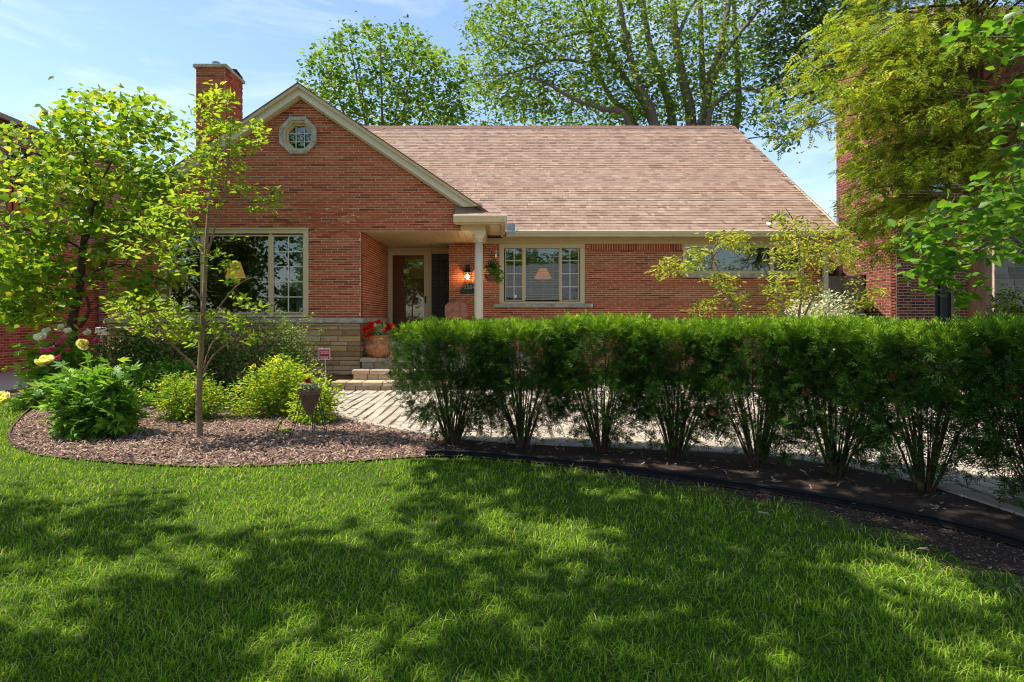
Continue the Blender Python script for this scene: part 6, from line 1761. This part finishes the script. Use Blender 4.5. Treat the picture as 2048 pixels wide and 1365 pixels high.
while z < 2.98:
    h = .145; x = NX + 2.05
    while x < NX + 3.6:
        l = r_.uniform(.28, .5)
        part('stone', M['grey_stone'], gsw, (x + .006, x + l - .006, ND - .215, ND - .2, z + .006, z + h - .006)); x += l
    z += h
part('upper_wall', M['brick_n'], nh, (NX + 2.051, NX + 5.5, ND + .1, ND + .4, 3.0, NZ))
wn_ = part('window', M['dark_grey'], nh, (UX0, UX0 + .05, ND + .36, ND + .45, UZ0, UZ1), (UX1 - .05, UX1, ND + .36, ND + .45, UZ0, UZ1), (UX0 + .05, UX1 - .05, ND + .36, ND + .45, UZ1 - .05, UZ1), (UX0 + .05, UX1 - .05, ND + .36, ND + .45, UZ0, UZ0 + .05))
part('pane', M['glass'], wn_, (UX0 + .05, UX1 - .05, ND + .40, ND + .405, UZ0 + .05, UZ1 - .05))
part('curtain', M['cloth'], wn_, (UX0 + .12, UX1 - .02, ND + .5, ND + .52, UZ0, UZ1))
dn = part('door', M['black_metal'], nh, (DX0, DX1, ND + .45, ND + .5, 0, DZ1))
part('door_frame', M['dark_grey'], dn, (DX0 + .16, DX0 + .2, ND + .40, ND + .449, 0, DZ1))
sw_ = part('window', M['dark_grey'], nh, (NX + .08, NX + .14, 15.15, 15.2, .9, 2.35), (NX + .08, NX + .14, 15.7, 15.75, .9, 2.35), (NX + .08, NX + .14, 15.2, 15.7, 2.28, 2.35), (NX + .08, NX + .14, 15.2, 15.7, 1.6, 1.64))
part('pane', M['glass'], sw_, (NX + .11, NX + .115, 15.2, 15.7, .9, 2.28))
part('backing', M['interior'], nh, (NX + .3, NX + .32, 14.9, 16, .5, 2.6), (NX + .36, NX + 2.05, ND + .8, ND + .82, 0, NZ))
part('stone_lintel', M['grey_stone'], nh, (NX - .02, NX + .34, ND - .025, ND - .006, P(0, 512, ND).z, P(0, 497, ND).z))
part('downspout', M['steel'], nh, (NX - .10, NX - .02, 16.2, 16.3, 0, 3.95))
nr_ = MB(); nr_.hexa([(NX - .1, ND - .1, NZ), (NX + 5.6, ND - .1, NZ), (NX + 5.6, 16.6, NZ), (NX - .1, 16.6, NZ), (NX + 1.4, ND + 1.4, NZ + 1.3), (NX + 5.6, ND + 1.4, NZ + 1.3), (NX + 5.6, 15.6, NZ + 1.3), (NX + 1.4, 15.6, NZ + 1.3)])
nr_.build('roof', M['shingle_dark'], nh)
part('back_wing', M['brick_n'], nh, (NX + .02, NX + 4, 16.52, 22.0, 0, 3.7))
part('wing_roof', M['shingle_dark'], nh, (NX - .05, NX + 4, 16.53, 22.2, 3.701, 3.9))
part('back_wall', M['brick_n'], nh, (NX + .201, NX + 5.5, 16.3, 16.5, 0, NZ))

# wooden gate between the two houses
gt_ = thing('side_gate', (8.1, 15.2, 0), 'weathered grey board gate in the gap between the two houses', 'gate')
x = MX1 + .02
while x < NX - .04:
    part('board', M['fence_grey'], gt_, (x, min(x + .135, NX - .02), 15.2, 15.225, 0.03, 2.35)); x += .142
part('rail', M['fence_grey'], gt_, (MX1 + .02, NX - .02, 15.226, 15.27, .4, .5), (MX1 + .02, NX - .02, 15.226, 15.27, 1.9, 2.0))

# left: long side wall, red brick below and brown brick above
LX = -12.1
lh = thing('brick_house', (LX - 3, 16, 0), 'two-storey neighbour house at far left, red brick below and brown above', 'house')
LZ = 6.1
def l_iv(z):
    iv = [(13.8, 22.0)]
    def cut(iv, c0, c1): return [(p, min(q, c0)) for p, q in iv if c0 > p] + [(max(p, c1), q) for p, q in iv if c1 < q]
    if 3.9 < z < 5.6: iv = cut(cut(iv, 15.15, 16.6), 17.6, 18.9)
    return iv
bricks, rows = lay('y', LX, 1, 0.0, 3.25, int(3.25 / cr), bh, l_iv, rng, offs=(0, .5), gap=.014)
brick_wall('wall', lh, 'y', LX, 1, bricks, rows, (M['brick_o'], M['mortar_n']), seed=12, L=bh, proud=.004, jit=.001)
bricks, rows = lay('y', LX, 1, 3.25, LZ, int((LZ - 3.25) / cr), bh, l_iv, rng, offs=(0, .5), gap=.014)
brick_wall('wall', lh, 'y', LX, 1, bricks, rows, (M['brick_b'], M['mortar_n']), seed=13, L=bh, proud=.004, jit=.001)
for (a, b) in ((15.15, 16.6), (17.6, 18.9)):
    w = MB()
    for (y0, y1, z0, z1) in ((a, a + .07, 3.9, 5.6), (b - .07, b, 3.9, 5.6), (a + .07, b - .07, 5.52, 5.6), (a + .07, b - .07, 3.9, 3.98), (a + .07, b - .07, 4.70, 4.80)): w.box(LX - .10, LX - .02, y0, y1, z0, z1)
    w = w.build('window', M['dark_grey'], lh)
    part('pane', glass_mat('neighbour_glass', (.5, .45, .4, 1), .25), w, (LX - .07, LX - .065, a + .07, b - .07, 3.98, 5.52))
    for k in range(1, 6): yy = a + .07 + (b - a - .14) * k / 6; part('muntin', M['dark_grey'], w, (LX - .06, LX - .045, yy - .01, yy + .01, 3.98, 5.52))
    for zz in (4.34, 5.16): part('muntin', M['dark_grey'], w, (LX - .061, LX - .044, a + .07, b - .07, zz - .01, zz + .01))
    part('room', M['mortar_n'], w, (LX - .6, LX - .58, a - .3, b + .3, 3.6, 5.8))
part('wall', M['brick_o'], lh, (LX - .2, LX, 11.0, 13.8, 0, LZ))
for bx_ in ((LX - .2, LX, 22.0, 26.0, 0, LZ), (LX - 8, LX - .201, 11.0, 11.2, 0, LZ), (LX - 8, LX - .201, 25.8, 26, 0, LZ)): part('wall', M['brick_o'], lh, bx_)
m = MB(); m.prism([(LX + .12, 10.6, LZ), (LX + .12, 10.6, LZ + .1), (LX - 4, 10.6, LZ + .9), (LX - 8.4, 10.6, LZ + .12), (LX - 8.4, 10.6, LZ)], (0, 15.8, 0)); m.build('roof', plain('slate', (.09, .07, .06, 1), .9, .1, .3, 14), lh)
part('gutter', M['pipe'], lh, (LX + .12, LX + .2, 10.6, 26.4, LZ + .01, LZ + .12))
# garage with a grey roof edge behind the driveway
gx0, gx1, gd = -12.0, P(217, 0, 18.5).x, 18.5
ga = thing('garage', ((gx0 + gx1) / 2, gd, 0), 'red brick garage with a grey roof edge at the end of the driveway', 'garage')
bricks, rows = lay('x', gd, -1, 0, 2.9, int(2.9 / cr), bh, lambda z: [(gx0, gx1 + 1.5)], rng, offs=(0, .5), gap=.014)
brick_wall('wall', ga, 'x', gd, -1, bricks, rows, (M['brick_o'], M['mortar_n']), seed=14, L=bh, proud=.004, jit=.001)
m = MB(); m.prism([(gx0 - .2, gd - .35, 2.95), (gx0 - .2, gd - .35, 3.1), (gx0 - .2, gd + 2, 4.1), (gx0 - .2, gd + 4.5, 3.1), (gx0 - .2, gd + 4.5, 2.95)], (gx1 - gx0 + 2, 0, 0)); m.build('roof', plain('garage_roof', (.20, .21, .22, 1), .8, .2, .2, 10), ga)
part('gutter', M['steel'], ga, (gx0 - .2, gx1 + 1.8, gd - .46, gd - .351, 2.96, 3.08))
ub = thing('meter_box', (P(204, 0, 13.2).x, 13.2, P(0, 672, 13.2).z), 'pale grey utility meter box at the left corner of the house', 'meter box')
ux = P(204, 0, 13.2).x; part('box', M['trim_white'], ub, (ux - .08, XL - .01, 13.1, 13.35, P(0, 671, 13.2).z, P(0, 655, 13.2).z), bevel=.01)
part('conduit', M['steel'], ub, (ux - .01, ux + .03, 13.15, 13.19, 0, P(0, 671, 13.2).z))

# across the street, behind the camera (mirrored in the windows)
ac = thing('house', (3, -30, 0), 'pale house across the street with a wide grey roof, mirrored in the windows', 'house')
part('wall', plain('siding', (.55, .52, .46, 1), .7, .2), ac, (-6, 12, -36, -29, 0, 3.2))
m = MB(); m.hexa([(-6.6, -36.6, 3.2), (12.6, -36.6, 3.2), (12.6, -28.4, 3.2), (-6.6, -28.4, 3.2), (-1.5, -32.6, 6.6), (7.5, -32.6, 6.6), (7.5, -32.4, 6.6), (-1.5, -32.4, 6.6)]); m.build('roof', plain('grey_roof', (.24, .235, .24, 1), .9, .1), ac)
for x in (-4, -.5, 5, 8.5): part('window', M['glass_dark'], ac, (x, x + 1.6, -28.99, -28.9, 1.0, 2.5))
part('door', M['door_wood'], ac, (2.4, 3.4, -28.99, -28.92, .2, 2.4))
labs = ('street tree behind the camera, left of the pale house', 'street tree behind the camera, before the pale house', 'street tree behind the camera, right of the pale house', 'back-garden tree rising behind the pale house roof', 'tree behind the camera at the far right of the street', 'tree behind the camera at the far left of the street', 'smaller street tree behind the camera near the pale house corner', 'tall tree behind the camera beyond the right street trees', 'tall back-garden tree left of centre behind the pale house', 'low bushy tree behind the camera, left of the pale house', 'low bushy tree behind the camera at the far left end', 'smallest bushy tree behind the camera at the left')
proto_t = None
for k, (x, y, s) in enumerate(((-13, -26, 1.0), (-4, -40, 1.35), (16, -27, 1.05), (8, -42, 1.4), (26, -30, 1.2), (-20, -27, 1.2), (-8.5, -27, .8), (21, -36, 1.3), (0, -44, 1.3), (-16, -33, .62), (-23, -32, .7), (-10, -31, .5))):
    t = thing('street_tree', (x, y, 0), labs[k], 'tree', 'trees across the street')
    t.scale = (s, s, s)
    if proto_t is None:
        T = ell((x, y, 6.2), (3.6, 3.4, 3.6), 330, .5)
        tubes, _ = skeleton([([(x, y, 0), (x, y, 2), (x + .2, y, 4.5), (x, y, 7)], .22, .08)], T, .01, .014)
        proto_t = [wood('trunk', tubes, M['bark_grey'], t), leaves('crown', t, M['l_maple'], T, 13, .3, LEAF_R, .36, tilt=.7)]
    else:
        for o in proto_t:
            c = o.copy(); col.objects.link(c); c.parent = t

# ------------------------------------------------------------------ mulch chips and grass
gr = np.random.default_rng(12)
bp2 = [tuple(p) for p in bed_poly]
def bed_points(n, ylo, yhi, pw_):
    out = np.zeros((0, 2))
    while len(out) < n:
        Y = ylo + (yhi - ylo) * gr.uniform(0, 1, n * 2) ** pw_; X = gr.uniform(-9, 4.6, n * 2)
        k = inside(bp2, X, Y) & (np.abs(X) < 0.95 * Y + .4); out = np.concatenate([out, np.stack([X[k], Y[k]], 1)])
    return out[:n]
def left_only(q):
    k = (q[:, 0] < -0.75) | (gr.uniform(0, 1, len(q)) < np.clip(1 - (q[:, 0] + .75) / .5, .03, 1)); return q[k]
pts = np.concatenate([left_only(bed_points(21000, 3.0, 8.2, 1.0)), bed_points(3500, 8.0, 12.0, 1.0)])
n = len(pts)
chip = [(-.5, -.12, 0), (.5, -.10, 0), (.46, .12, 0), (-.48, .10, 0), (-.5, -.12, .09), (.5, -.10, .06), (.46, .12, .09), (-.48, .10, .07)]
chf = [np.array([(4, 5, 6, 7), (0, 1, 5, 4), (2, 3, 7, 6)])]
a = gr.uniform(0, 2 * math.pi, n)
d = np.stack([np.cos(a), np.sin(a), gr.normal(size=n) * .35], 1)
up = np.array((0, 0, 1.)) + gr.normal(size=(n, 3)) * .35
V, Fs, vv = scatter(chip, chf, np.stack([pts[:, 0], pts[:, 1], gr.uniform(.006, .022, n)], 1), frames(d, up), gr.uniform(.02, .062, n), gr.uniform(0, 1, n))
tag(add('mulch_chips', np_mesh('mulch_chips', V, Fs, vv), M['chip']), 'loose brown wood chips covering the planting bed', 'mulch', kind='stuff')

# lawn
lawn_edge = [tuple(p.to_2d()) for p in BED_FRONT]
right_bare = curve_pts([G(*p) for p in ((1180, 939), (1260, 950), (1330, 966), (1390, 968), (1450, 978), (1520, 1000), (1580, 998), (1650, 1018), (1720, 1046), (1790, 1056), (1870, 1088), (1960, 1132), (2048, 1150), (2200, 1240))], 4)
lawn_poly = [(-9.0, 0.6), (-9.0, 10.3)] + lawn_edge[: [i for i, p in enumerate(lawn_edge) if p[0] > 0.9][0]] + [tuple(p.to_2d()) for p in right_bare] + [(5.5, 0.6)]
def lawn_points(n):
    out = np.zeros((0, 2))
    while len(out) < n:
        Y = 1.15 + 9.2 * gr.uniform(0, 1, n) ** 2.6; X = gr.uniform(-1, 1, n) * (0.98 * Y + .8)
        k = inside(lawn_poly, X, Y); out = np.concatenate([out, np.stack([X[k], Y[k]], 1)])
    return out[:n]
NB = 215000
pts = lawn_points(NB)
X, Y = pts[:, 0], pts[:, 1]
lump = np.sin(X * 3.1 + 1.3 * np.sin(Y * 2.2)) * np.sin(Y * 3.7 + X) * .5 + np.sin(X * 9 + Y * 5) * np.sin(Y * 11 - X * 4) * .3
def edge_dist(poly, X, Y):
    d = np.full(len(X), 9.0)
    for (p, q) in zip(poly[:-1], poly[1:]):
        p = np.array(p[:2]); q = np.array(q[:2]); v = q - p; L = max(1e-9, v.dot(v))
        t = np.clip(((X - p[0]) * v[0] + (Y - p[1]) * v[1]) / L, 0, 1)
        d = np.minimum(d, np.hypot(X - p[0] - t * v[0], Y - p[1] - t * v[1]))
    return d
dry = np.exp(-(edge_dist([tuple(p.to_2d()) for p in right_bare], X, Y) / .22) ** 2) + .55 * np.exp(-(edge_dist(lawn_edge[20:], X, Y) / .10) ** 2) * (X > -1.2)
keepm = gr.uniform(0, 1, NB) > .0 + np.clip(dry * .75 + .25 * np.exp(-(edge_dist([tuple(p.to_2d()) for p in right_bare], X, Y) / .5) ** 2), 0, .85)
X, Y, lump, dry = X[keepm], Y[keepm], lump[keepm], dry[keepm]; n = len(X)
blade = [(-.5, 0, 0), (.5, 0, 0), (.42, .22, .6), (-.42, .22, .6), (0, .85, 0.95)]
blf = [np.array([(0, 1, 2, 3)]), np.array([(3, 2, 4)])]
hgt = (.034 + .010 * lump) * gr.uniform(.55, 1.45, n) * (1 + .06 * Y); wid = gr.uniform(.0026, .0046, n) * (1 + .22 * np.maximum(0, Y - 2))
a = gr.uniform(0, 2 * math.pi, n) ; a = a + .8 * np.sin(X * 2 + Y)
lean = gr.uniform(.5, 1.7, n)
yv = np.stack([np.cos(a), np.sin(a), np.zeros(n)], 1); xv = np.stack([-np.sin(a), np.cos(a), np.zeros(n)], 1); zv = np.tile((0., 0., 1.), (n, 1))
R = np.stack([xv, yv, zv], -1)
scl = np.stack([wid, hgt * lean, hgt * (1.15 - .40 * lean)], 1)
var = np.clip(.38 + .20 * lump + .24 * gr.normal(size=n) + .45 * dry * gr.uniform(0, 1, n) + (gr.uniform(0, 1, n) < .05) * .4, 0, 1)
V, Fs, vv = scatter(blade, blf, np.stack([X, Y, np.full(n, -.012)], 1), R, scl, var)
tag(add('grass', np_mesh('grass', V, Fs, vv), M['grass']), 'mown green lawn grass in front of the house', 'grass', kind='stuff')
# bare soil with fallen bits between the grass and the edging
bare = [tuple(p.to_2d()) for p in right_bare] + [p for p in lawn_edge if p[0] > 0.9][::-1]
sheet('bare_soil', bare, -0.007, M['shaded_soil'])
pts = np.zeros((0, 2))
while len(pts) < 3600:
    q = np.stack([gr.uniform(.4, 4.4, 9000), gr.uniform(2.4, 5.6, 9000)], 1)
    e = edge_dist([tuple(p.to_2d()) for p in right_bare], q[:, 0], q[:, 1])
    k = inside(bare, q[:, 0], q[:, 1]) | (e < .25); pts = np.concatenate([pts, q[k]])
pts = pts[:3600]; n = len(pts); a = gr.uniform(0, 2 * math.pi, n)
V, Fs, vv = scatter(chip, chf, np.stack([pts[:, 0], pts[:, 1], gr.uniform(-.004, .006, n)], 1), frames(np.stack([np.cos(a), np.sin(a), gr.normal(size=n) * .3], 1), np.array((0, 0, 1.)) + gr.normal(size=(n, 3)) * .4), gr.uniform(.006, .022, n), gr.uniform(0, 1, n))
tag(add('leaf_litter', np_mesh('leaf_litter', V, Fs, vv), M['litter']), 'dry bits of leaf and bark strewn on the bare soil by the edging', 'leaf litter', kind='stuff')
# fallen leaves on the lawn
M['l_dry'] = leafy('dry_leaf', L_((.20, .10, .04), (.42, .34, .18)), .2, .7)
def fallen(p, label, size, seed, v):
    r = np.random.default_rng(seed); k = 7
    a = r.uniform(-1.9, 1.9, k) + 1.2
    V, Fs, vv = scatter(*leaf_t(.42, .06, .15), np.tile(np.array(p) + np.array((0, 0, .045)), (k, 1)), frames(np.stack([np.cos(a), np.sin(a), r.uniform(-.1, .35, k)], 1), np.tile((0., 0, 1), (k, 1))), size * r.uniform(.6, 1, k), np.full(k, v))
    tag(add('fallen_leaf', np_mesh('fallen_leaf', V, Fs, vv), M['l_dry']), label, 'leaf', 'leaves fallen on the lawn')
fallen(G(1530, 1042), 'pale fallen leaf lying on the lawn near the hedge', .06, 1, .9)
fallen(G(1606, 1080), 'brown fallen leaf on the lawn nearer the camera', .045, 2, .1)
fallen(G(1845, 1115), 'grey fallen leaf at the edge of the bare soil', .04, 3, .7)
